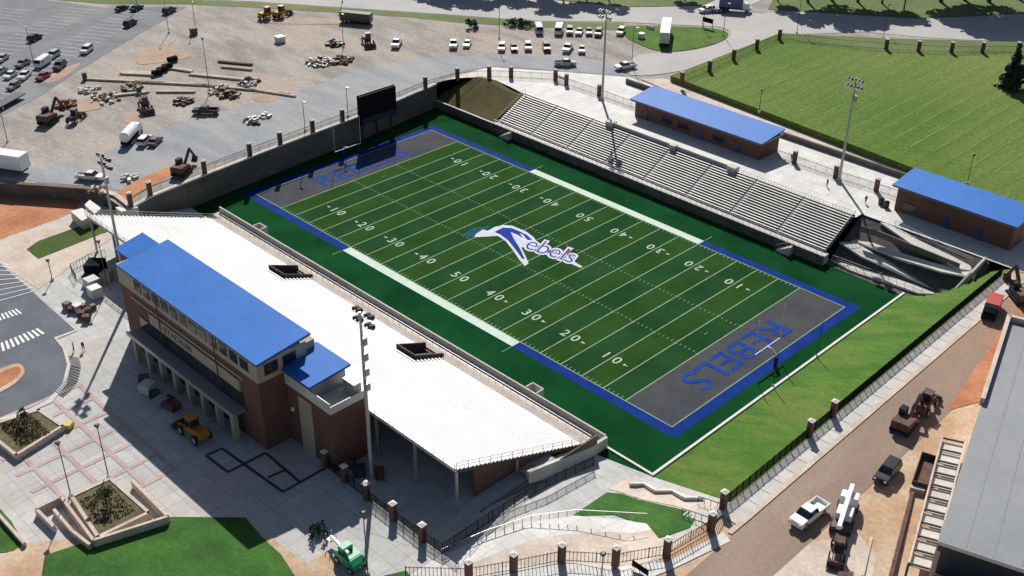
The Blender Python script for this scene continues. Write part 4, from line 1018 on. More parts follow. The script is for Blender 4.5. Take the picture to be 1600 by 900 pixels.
# ------------------------------------------------------------------ vehicles
def wheels(e, xs, w_, r_, m=m_rub):
    for x in xs:
        for s_ in (-1, 1):
            y = s_*(w_/2-.12)
            t_ = MB().tube((x, y-.12, r_), (x, y+.12, r_), r_, n=12).build('wheel', m, e, local=True)
            MB().tube((x, y+s_*.122, r_), (x, y+s_*.14, r_), r_*.55, n=8).build('rim', m_lamp, t_, local=True)
PROTO = {}
def vehicle_proto(k, c):
    if (k, c) in PROTO: return PROTO[(k, c)]
    pm = paint(c); e = bpy.data.objects.new('parked_'+{'car': 'car', 'suv': 'suv', 'pickup': 'pickup', 'van': 'van', 'box': 'box_truck'}[k], None); COL.objects.link(e)
    def b(mb, n, m, bev=0, sm=False): return mb.build(n, m, e, local=True, bev=bev, smooth=sm)
    if k == 'car':
        b(MB().side([(-2.3, .3), (2.3, .3), (2.35, .62), (2.15, .84), (1.0, .95), (-1.55, .98), (-2.25, .92), (-2.35, .6)], -.9, .9, taper=.06, zt=.7), 'body', pm, .06)
        b(MB().side([(-1.75, .95), (1.05, .93), (.35, 1.38), (-1.15, 1.40)], -.8, .8, taper=.14, zt=1.2), 'windows', m_glass, .02)
        b(MB().box(-1.1, .3, -.63, .63, 1.385, 1.44), 'roof', pm, .02); wheels(e, (-1.4, 1.45), 1.8, .33); W_ = 1.8; fx = 2.34; rx = -2.34; hz = .66
    elif k == 'suv':
        b(MB().side([(-2.35, .38), (2.35, .38), (2.4, .8), (2.2, 1.02), (1.15, 1.12), (-2.3, 1.12), (-2.4, .7)], -.95, .95, taper=.05, zt=.9), 'body', pm, .07)
        b(MB().side([(-2.25, 1.1), (1.2, 1.1), (.6, 1.66), (-2.0, 1.68)], -.88, .88, taper=.14, zt=1.4), 'windows', m_glass, .02)
        b(MB().box(-1.98, .5, -.72, .72, 1.665, 1.74), 'roof', pm, .03); wheels(e, (-1.45, 1.5), 1.9, .38); fx = 2.39; rx = -2.39; hz = .85; W_ = 1.9
    elif k == 'pickup':
        b(MB().side([(-2.9, .45), (2.8, .45), (2.9, .85), (2.7, 1.1), (1.45, 1.2), (-.75, 1.2), (-.75, .75), (-2.85, .75), (-2.9, .7)], -.98, .98, taper=.04, zt=1.0), 'body', pm, .05)
        mb = MB(); mb.box(-2.9, -.76, -.98, -.88, .7, 1.22); mb.box(-2.9, -.76, .88, .98, .7, 1.22); mb.box(-2.92, -2.82, -.87, .87, .7, 1.2); b(mb, 'bed', pm)
        b(MB().side([(-.75, 1.18), (1.55, 1.18), (.95, 1.76), (-.55, 1.78)], -.9, .9, taper=.14, zt=1.5), 'windows', m_glass, .02)
        b(MB().box(-.5, .85, -.74, .74, 1.765, 1.84), 'roof', pm, .03); wheels(e, (-1.75, 1.85), 1.98, .42); fx = 2.89; rx = -2.92; hz = .95; W_ = 1.96
    elif k == 'van':
        b(MB().side([(-2.8, .4), (2.7, .4), (2.85, .9), (2.5, 1.3), (1.9, 2.1), (-2.7, 2.2), (-2.85, 1.2)], -1, 1, taper=.1, zt=1.8), 'body', pm, .08)
        b(MB().side([(2.53, 1.34), (1.98, 2.02), (1.9, 2.0), (2.42, 1.32)], -.82, .82), 'windscreen', m_glass)
        mb = MB(); mb.box(.9, 1.7, -1.01, 1.01, 1.3, 1.75); b(mb, 'windows', m_glass); wheels(e, (-1.8, 1.85), 2.0, .38); fx = 2.83; rx = -2.83; hz = .8; W_ = 2
    else:
        b(MB().box(-4.6, 1.9, -1.25, 1.25, 1.1, 3.9), 'cargo_box', pm, .05)
        b(MB().side([(2.0, .6), (4.2, .6), (4.3, 1.3), (3.7, 1.6), (3.3, 2.5), (2.0, 2.6)], -1.1, 1.1, taper=.08, zt=2.2), 'cab', paint('white'), .06)
        b(MB().side([(3.75, 1.62), (3.4, 2.4), (3.34, 2.4), (3.68, 1.6)], -.95, .95), 'windscreen', m_glass); b(MB().box(-4.5, 2, -1, 1, .7, 1.08), 'chassis', m_dgrey)
        wheels(e, (-3.4, -2.4, 3.1), 2.4, .5); fx = 4.28; rx = -4.6; hz = 1.0; W_ = 2.2
    for s_ in (-1, 1):
        b(MB().box(fx-.06, fx+.03, s_*(W_/2-.3)-.16, s_*(W_/2-.3)+.16, hz-.08, hz+.1), 'headlight', m_lamp)
        b(MB().box(rx-.03, rx+.05, s_*(W_/2-.2)-.1, s_*(W_/2-.2)+.1, hz-.08, hz+.14), 'taillight', m_red)
    reg(e)
    PROTO[(k, c)] = [e, False]
    return PROTO[(k, c)]
GRP = {'car': 'cars parked around the stadium', 'suv': 'cars parked around the stadium', 'pickup': 'pickups parked around the stadium', 'van': 'vans parked around the stadium', 'box': 'box trucks'}
def vehicle(k, c, px, py, dx, dy, label, z=6.0, sc=1.0):
    pr = vehicle_proto(k, c)
    if pr[1]: o = copy_tree(pr[0])
    else: o = pr[0]; pr[1] = True
    q = P(px, py, z); q2 = P(px+dx, py+dy, z)
    o.location = (q.x, q.y, H(q.x, q.y)+.12 if z != 6 else 6.1); o.rotation_euler = (0, 0, math.atan2(q2.y-q.y, q2.x-q.x)+R(random.uniform(-6, 6))); o.scale = (sc*random.uniform(.95, 1.05),)*3
    tag(o, label, {'car': 'car', 'suv': 'car', 'pickup': 'pickup', 'van': 'van', 'box': 'truck'}[k], GRP[k])
    return o
VL = [('suv', 'white', 136, 82, -12, 9, 'lone white car in the middle of the left parking lot'),
      ('van', 'bright', 67, 103, -12, 9, 'white van in the cluster of cars at the left'), ('suv', 'darkgreen', 94, 107, -14, 11, 'dark olive car beside the tan patch in the left lot'),
      ('car', 'red', 68, 123, -13, 9, 'dark red car at the front of the left lot cluster'), ('car', 'grey', 36, 103, -12, 8, 'grey car left of the white van in the left lot'),
      ('car', 'white', 17, 121, -13, 8, 'left of two white cars side by side in front of the lot cluster'), ('car', 'white', 39, 122, -13, 9, 'right of two white cars side by side, next to the dark red car'),
      ('car', 'silver', 4, 95, -12, 8, 'silver car cut by the left edge, upper one'), ('car', 'silver', 1, 115, -12, 8, 'silver car cut by the left edge, beside the two white cars'),
      ('car', 'grey', 22, 138, -12, 8, 'grey car alone below the two white cars in the left lot'), ('suv', 'silver', 84, 90, -12, 9, 'silver car behind the dark olive car in the left lot'),
      ('car', 'black', 191, 16, 14, -7, 'leftmost of three dark cars by the far end of the left lot'), ('car', 'black', 214, 16, 14, -7, 'middle one of three dark cars by the far end of the left lot'),
      ('suv', 'black', 204, 40, 14, -8, 'dark car alone at the right edge of the left lot'), ('suv', 'black', 265, 20, 14, -7, 'dark car at the top left site entry'),
      ('suv', 'black', 55, 63, 14, -7, 'dark car alone high in the left lot'),
      ('pickup', 'white', 620, 72, -12, 14, 'white pickup alone left of centre in the far lot'), ('pickup', 'white', 709, 73, -5, 12, 'white pickup left of a white car in the far lot'),
      ('car', 'white', 730, 72, -4, 12, 'white car right of the white pickup in the far lot'), ('suv', 'white', 784, 78, -1, 12, 'leftmost vehicle of the lower far row, white'),
      ('car', 'black', 803, 78, 1, 12, 'black car second from the left in the lower far row'), ('suv', 'silver', 825, 77, -1, 12, 'silver car third from the left in the lower far row'),
      ('suv', 'darkgreen', 854, 78, 0, 12, 'dark olive car in the middle of the lower far row'), ('pickup', 'white', 887, 79, -4, 12, 'white pickup near the right end of the lower far row'),
      ('car', 'silver', 909, 81, -3, 12, 'silver car at the right end of the lower far row'),
      ('van', 'lilac', 842, 51, 0, 12, 'lilac grey van at the left end of the upper far row'), ('van', 'white', 873, 52, 0, 12, 'white van second in the upper far row'),
      ('suv', 'tan', 890, 52, -2, 12, 'tan car third in the upper far row'), ('car', 'silver', 905, 53, -2, 12, 'silver car fourth in the upper far row'),
      ('car', 'grey', 920, 53, -2, 12, 'dark grey car fifth in the upper far row, under the distant mast'), ('suv', 'grey', 935, 55, -2, 12, 'grey car at the right end of the upper far row'),
      ('suv', 'white', 970, 53, -5, 12, 'white car by the grass island, apart from the upper row'),
      ('pickup', 'silver', 883, 103, 20, 0, 'silver pickup on the service road outside the gate'), ('pickup', 'white', 977, 108, -20, 3, 'white pickup by the lamp at the mouth of the curved road'),
      ('pickup', 'black', 322, 178, -20, 0, 'black pickup with pale roof beside the rubble'),
      ('suv', 'white', 227, 224, 12, -16, 'white car between the white tank truck and the brown car'), ('car', 'brown', 243, 225, 12, -14, 'dark brown car right of the white car near the tank truck'),
      ('pickup', 'white', 142, 281, 20, 1, 'white pickup above the left retaining wall'),
      ('suv', 'white', 1104, 19, -16, 2, 'white car leading a trailer on the top road'), ('box', 'blue', 1149, 18, 16, 1, 'blue and white box truck on the top road')]
for v in VL: vehicle(*v)
vehicle('pickup', 'bright', 1262, 812, -22, 20, 'white pickup on the dusty road at the bottom right', z=3.5, sc=1.1)
# trailer behind white car, semi trailer, left trailer
def trailer(px, py, dx, dy, L_, W_, Hh, c, label, zdeck=1.1, z=6.0, flat=False):
    q = P(px, py, z); q2 = P(px+dx, py+dy, z); rz = math.atan2(q2.y-q.y, q2.x-q.x)
    e = empty('trailer', (q.x, q.y, z+.1), label, 'trailer', None, rz)
    if flat:
        MB().box(-L_/2, L_/2, -W_/2, W_/2, zdeck-.2, zdeck).build('deck', m_dgrey, e, local=True)
        MB().box(-L_/2, -L_/2+.2, -W_/2, W_/2, zdeck, zdeck+1).build('headboard', m_white, e, local=True)
    else:
        MB().box(-L_/2, L_/2, -W_/2, W_/2, zdeck, Hh).build('cargo_box', paint(c), e, local=True, bev=.05)
        MB().box(-L_/2-.04, -L_/2, -W_/2+.1, W_/2-.1, zdeck+.1, Hh-.1).build('rear_door', paint('silver'), e, local=True)
    MB().box(-L_/2+.3, L_/2-.3, -W_/3, W_/3, zdeck-.5, zdeck-.21).build('chassis', m_black, e, local=True)
    wheels(e, (-L_/2+1.5, -L_/2+2.7), W_, .5)
    MB().box(L_/2-2, L_/2-1.8, -.6, .6, 0, zdeck-.5).build('landing_leg', m_grey, e, local=True)
trailer(1039, 62, 5, -30, 13.5, 2.6, 4.0, 'bright', 'long white box trailer parked on the grass island')
trailer(4, 266, 20, 3, 12, 3.0, 4.2, 'bright', 'large white box trailer cut off by the left edge')
trailer(10, 165, 22, -12, 11, 2.8, 2, 'white', 'long dark flatbed trailer at the left edge of the lot', flat=True)
trailer(1124, 19, 16, 0, 5, 2.2, 2, 'grey', 'low grey utility trailer behind the white car on the top road', flat=True)
trailer(557, 36, 20, 2, 9, 2.4, 3.0, 'darkgreen', 'long dark green container at the grass strip near the top', zdeck=.6)
# tank truck
def tank_truck(px, py, dx, dy, label, z=6.0):
    q = P(px, py, z); q2 = P(px+dx, py+dy, z); e = empty('tank_truck', (q.x, q.y, z+.1), label, 'truck', None, math.atan2(q2.y-q.y, q2.x-q.x))
    MB().tube((-4, 0, 2.1), (1.6, 0, 2.1), 1.15, n=16).build('tank', paint('bright'), e, local=True, smooth=False)
    MB().side([(2, .6), (4, .6), (4.1, 1.4), (3.7, 1.7), (3.4, 2.6), (2, 2.7)], -1.1, 1.1, taper=.08, zt=2.2).build('cab', paint('white'), e, local=True, bev=.05)
    MB().side([(3.72, 1.75), (3.45, 2.5), (3.4, 2.5), (3.66, 1.74)], -.95, .95).build('windscreen', m_glass, e, local=True)
    MB().box(-4.2, 2.2, -.9, .9, .6, .95).build('chassis', m_black, e, local=True); wheels(e, (-3.2, -2.1, 3.0), 2.4, .5)
tank_truck(207, 218, 14, -16, 'white tank truck at the left end of the trio by the service road')

# construction machines
def loader(px, py, dx, dy, m, label, z=6.0, s=1.0, name='wheel_loader'):
    q = P(px, py, z); q2 = P(px+dx, py+dy, z); e = empty(name, (q.x, q.y, z+.1), label, 'loader', None, math.atan2(q2.y-q.y, q2.x-q.x)); e.scale = (s, s, s)
    MB().side([(-2.6, .9), (1.0, .9), (1.0, 1.5), (-.2, 1.9), (-2.4, 2.0), (-2.7, 1.6)], -.8, .8).build('body', m, e, local=True, bev=.06)
    MB().side([(-.5, 1.8), (1.0, 1.5), (.9, 3.1), (-.5, 3.1)], -.65, .65).build('cab', m_glass, e, local=True); MB().box(-.6, 1.0, -.75, .75, 3.1, 3.25).build('cab_roof', m, e, local=True)
    for s_ in (-.55, .55): MB().beam((.6, s_, 1.5), (3.2, s_, .8), .18, .35).build('lift_arm', m, e, local=True)
    MB().side([(3.1, .2), (4.1, .15), (4.2, .3), (3.4, .5), (3.3, 1.2), (3.0, 1.2)], -1.3, 1.3).build('bucket', m_rust, e, local=True)
    wheels(e, (-1.7, 1.6), 2.5, .75)
def excavator(px, py, dx, dy, m, label, z=6.0, s=1.0, sw=.5):
    q = P(px, py, z); q2 = P(px+dx, py+dy, z); e = empty('excavator', (q.x, q.y, z+.1), label, 'excavator', None, math.atan2(q2.y-q.y, q2.x-q.x)); e.scale = (s, s, s)
    for s_ in (-1.15, 1.15): MB().side([(-1.9, .1), (1.9, .1), (2.2, .5), (1.9, .9), (-1.9, .9), (-2.2, .5)], s_-.28, s_+.28).build('track', m_rub, e, local=True, bev=.04)
    MB().box(-1, 1, -.85, .85, .5, 1.0).build('undercarriage', m_rust, e, local=True)
    MB().side([(-2.3, 1.05), (1.5, 1.05), (1.5, 1.6), (0, 2.0), (-2.2, 2.2)], -1.3, 1.3).build('engine_house', m, e, local=True, bev=.06)
    MB().side([(.1, 1.6), (1.6, 1.6), (1.4, 2.9), (.1, 2.95)], .35, 1.3).build('cab', m_glass, e, local=True)
    MB().beam((1.0, -.2, 1.6), (3.6, -.2, 4.0), .4, .5).build('boom', m, e, local=True)
    MB().beam((3.5, -.2, 4.1), (5.3, -.2, 1.6), .3, .4).build('stick', m, e, local=True)
    MB().side([(5.2, 1.8), (5.6, 1.5), (5.3, .6), (4.6, .5), (4.5, .9), (5.0, 1.1)], -.7, .4).build('bucket', m_rust, e, local=True)
loader(418, 29, 14, -4, m_yel, 'left of two yellow loaders at the grass strip near the top')
loader(440, 27, 14, -6, m_yel, 'right of two yellow loaders at the grass strip near the top')
loader(228, 172, 10, 14, m_rust, 'dark loader alone on the pale ground left of the black pickup')
loader(575, 70, 10, 12, m_dgrey, 'small dark loader by the lamp post in the far lot')
excavator(77, 192, 14, -10, m_rust, 'dark red excavator in the lower left of the building site', s=1.1)
loader(118, 190, 12, -10, m_dgrey, 'dark loader right of the red excavator in the lower left of the building site', s=.9)
excavator(285, 272, 12, -10, m_rust, 'rusty excavator working behind the far fence by the clay', s=1.0)
loader(305, 682, -16, -12, m_yel, 'orange yellow loader parked in the shade before the brick building', z=3.5, s=1.05)
excavator(1412, 670, 14, -16, m_rust, 'dark excavator on the dusty road at the right', z=4.2, s=1.0)
loader(1444, 640, 10, -12, m_rust, 'reddish loader ahead of the excavator on the dusty road', z=4.6, s=.95)
excavator(1592, 470, -10, -12, m_rust, 'dark excavator at the right edge beyond the red truck', z=5.3, s=1.1)
vt = empty('dump_truck', P(1547, 492, 5.2)+Vector((0, 0, .1)), 'red and black dump truck at the top of the dusty road', 'truck', None, R(-75))
MB().side([(1.0, .7), (3.0, .7), (3.1, 1.4), (2.6, 1.7), (2.3, 2.5), (1.0, 2.6)], -1.1, 1.1, taper=.06, zt=2).build('cab', m_black, vt, local=True, bev=.05)
MB().side([(-3.2, 1.1), (.9, 1.1), (.9, 2.4), (-3.5, 2.3)], -1.15, 1.15).build('dump_body', m_red, vt, local=True, bev=.04)
MB().side([(2.62, 1.75), (2.36, 2.4), (2.3, 2.4), (2.56, 1.74)], -.9, .9).build('windscreen', m_glass, vt, local=True)
MB().box(-3, 2.8, -.8, .8, .6, 1.0).build('chassis', m_black, vt, local=True); wheels(vt, (-2.4, -1.4, 2.1), 2.3, .5)
# crane truck bottom right
q = P(1318, 815, 3.5); q2 = P(1330, 778, 3.5)
ct = empty('crane_truck', (q.x, q.y, 3.65), 'white boom truck beside the white pickup at the bottom right', 'truck', None, math.atan2(q2.y-q.y, q2.x-q.x))
MB().box(-3.2, 3.2, -1.2, 1.2, .8, 1.3).build('chassis', m_dgrey, ct, local=True, bev=.04)
MB().side([(1.6, 1.3), (3.6, 1.0), (3.7, 1.8), (3.2, 2.5), (1.6, 2.6)], -1.2, 1.2, taper=.08, zt=2.2).build('cab', paint('bright'), ct, local=True, bev=.06)
MB().side([(3.72, 1.85), (3.28, 2.44), (3.2, 2.4), (3.62, 1.83)], -1, 1).build('windscreen', m_glass, ct, local=True)
MB().beam((3.8, .1, 3.0), (-4.6, .1, 2.6), .55, .6).build('boom', paint('bright'), ct, local=True)
MB().box(-1.6, .4, -1.0, 1.0, 1.3, 2.3).build('turret', paint('white'), ct, local=True, bev=.05); wheels(ct, (-2.5, -1.2, 2.4), 2.7, .6)
loader(1308, 866, -3, 16, m_rust, 'small rusty skid loader below the white boom truck', z=3.5, s=.8, name='skid_loader')
vehicle('suv', 'black', 1384, 750, -15, 15, 'black car on the tan dirt between the excavator and the white pickup', z=3.5, sc=1.1)
mb = MB()
hp = [P(1378, 780, 3.7), P(1374, 800, 3.6), P(1368, 815, 3.6), P(1372, 826, 3.5)]
for a_, b_ in zip(smoothpts(hp, 5, False), smoothpts(hp, 5, False)[1:]): mb.tube(a_+Vector((0, 0, .12)), b_+Vector((0, 0, .12)), .08, n=6)
tag(mb.build('hose', m_rust), 'thin dark hose curving on the dirt below the black car', 'hose')
pxbox('material_stack', [(1310, 893), (1334, 893), (1332, 912), (1308, 912)], 3.5, 4.3, m_rust, 'brown stack of boards cut by the bottom edge', 'stack')
# green boom lift
q = P(548, 882, 3.5); gl = empty('boom_lift', (q.x, q.y, 3.5), 'green machine with a white boom on the lit concrete at the bottom', 'boom lift'); gl.scale = (.88, .88, .88)
MB().side([(-2.2, .7), (2.0, .7), (2.2, 1.5), (1.2, 2.2), (-1.8, 2.3), (-2.3, 1.6)], -1.2, 1.2).build('body', m_green, gl, local=True, bev=.12)
MB().box(-1.6, -.3, -.9, .9, 2.25, 3.1).build('turret', m_green, gl, local=True, bev=.1)
tip = P(513, 832, 5.2)-Vector((q.x, q.y, 3.5)); MB().beam((.6, -.6, 2.9), tip, .35, .4).build('boom', paint('bright'), gl, local=True)
wheels(gl, (-1.5, 1.5), 2.6, .6)
bsk = MB(); t0 = tip; bsk.box(t0.x-.5, t0.x+.5, t0.y-.5, t0.y+.5, t0.z-.6, t0.z-.5); 
for a_ in ((-.5, -.5), (.5, -.5), (.5, .5), (-.5, .5)): bsk.box(t0.x+a_[0]-.04, t0.x+a_[0]+.04, t0.y+a_[1]-.04, t0.y+a_[1]+.04, t0.z-.5, t0.z+.5)
bsk.build('basket', m_grey, gl, local=True)

# ------------------------------------------------------------------ planters on the plaza
def planter(l, z1, label, soil=m_grassO):
    pts = pix(l, z1); c_ = sum(pts, Vector())/len(pts)
    e = empty('planter', (c_.x, c_.y, 3.5), label, 'planter', 'raised square planters')
    mb = MB(); n_ = len(pts)
    for a_, b_ in zip(pts, pts[1:]+pts[:1]):
        d_ = (b_-a_).normalized()*.2
        mb.beam(Vector((a_.x, a_.y, (3.5+z1)/2))-d_, Vector((b_.x, b_.y, (3.5+z1)/2))+d_, .45, z1-3.5, m_concT)
    mb.build('rim', m_concT, e)
    ins = [c_+(p-c_)*.97 for p in pts]
    MB().prism(ins, 3.5, z1-.12, soil).build('soil', soil, e)
    return e, c_
m_plant = mat('planting_bed', (.10, .085, .045), .95, var=.35, scale=.9, c2=(.17, .14, .085), fine=4, bump=.5)
p1, c1 = planter([(-28, 668), (60, 640), (97, 665), (25, 710)], 4.5, 'square planter with dry groundcover beside the curved drop-off road', m_plant)
p2, c2_ = planter([(112, 775), (172, 747), (232, 800), (153, 838)], 4.6, 'square planter with a sapling above the front lawn', m_plant)
def lw_wall(l, z1, label):
    mb = MB(); pts = pix(l, z1)
    for a_, b_ in zip(pts, pts[1:]): mb.beam(Vector((a_.x, a_.y, (3.4+z1)/2)), Vector((b_.x, b_.y, (3.4+z1)/2)), .4, z1-3.4, m_concT)
    tag(mb.build('seat_wall'), label, 'wall', 'low walls round the planters')
lw_wall([(56, 794), (95, 775), (146, 843), (262, 806), (206, 750)], 4.7, 'low wall wrapping round the planter above the front lawn')
lw_wall([(56, 794), (84, 822)], 4.6, 'short low wall left of the ramp beside the planter with the sapling')
lw_wall([(84, 795), (112, 828), (140, 850)], 4.4, 'low ramp wall running down in front of the planter with the sapling')
lw_wall([(-5, 800), (38, 848)], 4.2, 'low wall along the edge of the small left lawn')

# foliage
def crown(name, c, r_, n, m, parent, seed=0, squash=1.0, leaf=.35, cone=False, zlo=-1):
    rnd = random.Random(seed); mb = MB()
    cl_ = [(Vector((rnd.gauss(0, .45), rnd.gauss(0, .45), rnd.gauss(0, .4))), rnd.uniform(.3, .55)) for k in range(12)]
    for i in range(n):
        if cone:
            t = rnd.random()**.6; rr = t*rnd.uniform(.35, 1.0)*(.85+.3*math.sin(t*26)); an = rnd.uniform(0, 6.283)
            p = Vector((math.cos(an)*rr, math.sin(an)*rr, 1-2*t))
        else:
            cc, cr = rnd.choice(cl_); v = Vector((rnd.gauss(0, 1), rnd.gauss(0, 1), rnd.gauss(0, 1))).normalized()*cr*rnd.random()**.4
            p = cc+v
            if p.length > 1.15: p *= 1.1/p.length
        p = Vector((p.x*r_, p.y*r_, p.z*r_*squash))+Vector(c)
        s_ = leaf*rnd.uniform(.6, 1.3); ax = Vector((rnd.gauss(0, 1), rnd.gauss(0, 1), rnd.gauss(0, 1))).normalized(); u_ = ax.orthogonal().normalized(); v_ = ax.cross(u_)
        mb.add([p-u_*s_, p-v_*s_*.6, p+u_*s_, p+v_*s_*.6], [(0, 1, 2, 3)], m)
    return mb.build(name, m, parent)
def tree(q, h, r_, n, m, label, seed, cat='tree', group=None, cone=False, leaf=.35, name='tree'):
    e = empty(name, q, label, cat, group)
    tr_ = MB(); tr_.tube(q, q+Vector((0, 0, h*.6)), h*.025, h*.012, 7)
    rnd = random.Random(seed)
    for k in range(5):
        an = rnd.uniform(0, 6.3); z_ = h*(.35+.06*k); tr_.tube(q+Vector((0, 0, z_)), q+Vector((math.cos(an)*r_*.6, math.sin(an)*r_*.6, z_+h*.2)), h*.01, h*.004, 5)
    tr_.build('trunk', m_bark, e)
    crown('crown', (q.x, q.y, q.z+h*(.5 if cone else .68)), r_, n, m, e, seed, (h*.5/r_) if cone else .75*h*.4/r_, leaf, cone)
    return e
tree(Vector((c2_.x, c2_.y, 4.4)), 3.2, 1.1, 260, m_leaf, 'small sapling in the planter above the front lawn', 3, name='sapling', group='saplings in planters', leaf=.18)
tree(Vector((c1.x-1.3, c1.y+.8, 4.3)), 2.8, .9, 200, m_leaf, 'small sapling in the planter beside the drop-off road', 4, name='sapling', group='saplings in planters', leaf=.18)
rnd = random.Random(5)
for cc, nm in ((c1, 'low dry groundcover filling the planter by the drop-off road'), (c2_, 'low dry groundcover filling the planter with the sapling')):
    mb = MB()
    for i in range(900):
        p = Vector((cc.x+rnd.uniform(-3.4, 3.4), cc.y+rnd.uniform(-2.2, 2.2), 4.42)); s_ = rnd.uniform(.08, .2)
        an = rnd.uniform(0, 3.14); mb.add([p-Vector((math.cos(an)*s_, math.sin(an)*s_, 0)), p+Vector((math.cos(an)*s_, math.sin(an)*s_, 0)), p+Vector((0, 0, s_*1.6))], [(0, 1, 2)], [m_grassO, m_tan, m_leaf][i % 3])
    g_ = mb.build('groundcover'); tag(g_, nm, 'plants'); g_['kind'] = 'stuff'
tree(Vector(P(1578, 138, pz)), 11, 3.6, 1500, m_leafD, 'dark bluish evergreen on the right of the practice field', 9, cone=True, leaf=.5, name='evergreen_tree')
tree(Vector(P(1600, 142, pz)), 7, 3.6, 900, m_leafD, 'broad dark shrubby tree at the right edge beside the evergreen', 10, leaf=.5, name='evergreen_tree')
e = empty('shrub', P(497, 836, 3.5), 'dark green shrub on the shaded pavement left of the green machine', 'shrub')
crown('foliage', tuple(P(497, 836, 3.5)+Vector((0, 0, .9))), 1.3, 420, m_leafD, e, 12, .8, .2); MB().tube(P(497, 836, 3.5), P(497, 836, 3.5)+Vector((0, 0, .8)), .08).build('stem', m_bark, e)
e = empty('shrub', P(738, 44, 6), 'dark green bush alone near the grass strip in the far lot', 'shrub')
crown('foliage', tuple(P(738, 44, 6)+Vector((0, 0, 1.3))), 1.9, 420, m_leafD, e, 13, .8, .3); MB().tube(P(738, 44, 6), P(738, 44, 6)+Vector((0, 0, 1)), .1).build('stem', m_bark, e)
e = empty('shrub_row', P(815, 42, 6), 'row of yellowish green bushes along the grass strip behind the parked row', 'shrubs')
for k in range(5):
    q = P(796+k*8, 40+k*.6, 6); crown('foliage', (q.x, q.y, 7), 1.6, 160, m_leaf, e, 20+k, .7, .3)
# tall trees beyond the top road, whose shadows fall over it
TR = [(655, -24, 14, 6), (688, -20, 15, 7), (722, -16, 15, 7), (752, -12, 14, 6), (800, -12, 13, 6), (842, -8, 14, 6.5), (878, -6, 15, 6.5), (915, -4, 14, 6), (950, -2, 12, 5), (1068, -2, 10, 4), (1215, 2, 12, 4), (1262, 4, 20, 8), (1300, 2, 22, 9), (1340, 4, 20, 8), (1378, 6, 15, 6),
      (1412, 16, 12, 4.5), (1470, 4, 26, 11), (1506, 0, 28, 12), (1545, 4, 27, 12), (1590, -2, 26, 11), (1640, 0, 26, 11)]
rproto = {}
wh = ['leftmost', 'second', 'third', 'fourth', 'fifth', 'sixth', 'seventh', 'eighth', 'ninth', 'tenth', 'eleventh', 'twelfth', 'thirteenth', 'fourteenth', 'fifteenth', 'sixteenth', 'seventeenth', 'eighteenth', 'nineteenth', 'twentieth', 'rightmost']
for i, (px, py, h, r_) in enumerate(TR):
    q = P(px, py, 6); k = i % 3
    if k not in rproto:
        o = tree(q, 14, 6, 2600, m_leafD, '', 30+k, leaf=.62, name='roadside_tree'); reg(o); rproto[k] = o
    else: o = copy_tree(rproto[k])
    o.location = q; s_ = h/14; o.scale = (r_/6, r_/6, s_); o.rotation_euler.z = i*1.3
    tag(o, '%s of the tall dark trees beyond the top road, counted from the left' % wh[i] if 0 < i < 20 else '%s tall dark tree beyond the top road' % wh[i], 'tree', 'tall trees beyond the top road')

# ------------------------------------------------------------------ building site clutter
def planks(px, py, dx, dy, L_, n, label, z=6.0, m=m_wood, w_=.2, lay=2):
    n = int(n*1.1)+1
    q = P(px, py, z); q2 = P(px+dx, py+dy, z); rz = math.atan2(q2.y-q.y, q2.x-q.x); e = empty('lumber_stack', (q.x, q.y, z+.08), label, 'lumber', 'piles on the building site', rz)
    rnd = random.Random(int(px*7+py))
    for j in range(lay):
        mb = MB()
        for i in range(n): x = rnd.uniform(-.4, .4); mb.box(-L_/2+x, L_/2+x, (i-n/2)*w_*1.15, (i-n/2)*w_*1.15+w_, j*.22, j*.22+.2)
        mb.build('plank_layer', m, e, local=True)
planks(218, 116, 20, 1, 9, 9, 'wide pale lumber pile left of the black pipe ends'); planks(283, 110, 20, 3, 7, 5, 'lumber pile just right of the black pipe ends'); planks(345, 122, 20, 2, 16, 4, 'long pale lumber pile right of the slim tall post')
planks(195, 128, 20, 1, 20, 2, 'very long single row of pale boards below the lumber piles'); planks(290, 133, 20, 1, 26, 2, 'very long row of pale boards reaching to the slim post'); planks(375, 140, 20, 2, 26, 2, 'very long row of pale boards right of the slim post'); planks(275, 145, 20, 0, 9, 2, 'short pale board row below the long rows'); planks(205, 148, 20, -2, 8, 3, 'yellowish boards left of the short board row')
planks(370, 108, 20, 2, 8, 3, 'reddish board pile at the upper right of the building site', m=m_tan); planks(368, 100, 20, 2, 9, 3, 'dark topped board pile behind the reddish one', m=m_rust); planks(420, 146, 20, 3, 14, 1, 'thin long board line leading to the service road')
for i, (px, py) in enumerate(((246, 118), (254, 113), (262, 108), (270, 97))):
    q = P(px, py, 6); e = empty('pipe_section', (q.x, q.y, 6), ['lowest', 'second lowest', 'third lowest', 'highest'][i]+' of four black pipe ends in a slanting line', 'pipe', 'black pipe sections')
    mb = MB(); n_ = 12
    for r_, fl in ((.75, 1), (.62, -1)):
        vs_ = [(q.x+math.cos(6.283*k/n_)*r_, y_, 6.8+math.sin(6.283*k/n_)*r_) for y_ in (q.y-1.2, q.y+1.2) for k in range(n_)]
        mb.add(vs_, [((k, (k+1) % n_, n_+(k+1) % n_, n_+k) if fl > 0 else (k, n_+k, n_+(k+1) % n_, (k+1) % n_)) for k in range(n_)], m_black)
    mb.build('barrel', m_black, e); MB().box(q.x-.6, q.x+.6, q.y-.2, q.y+.2, 6.0, 6.12).build('chock', m_wood, e)
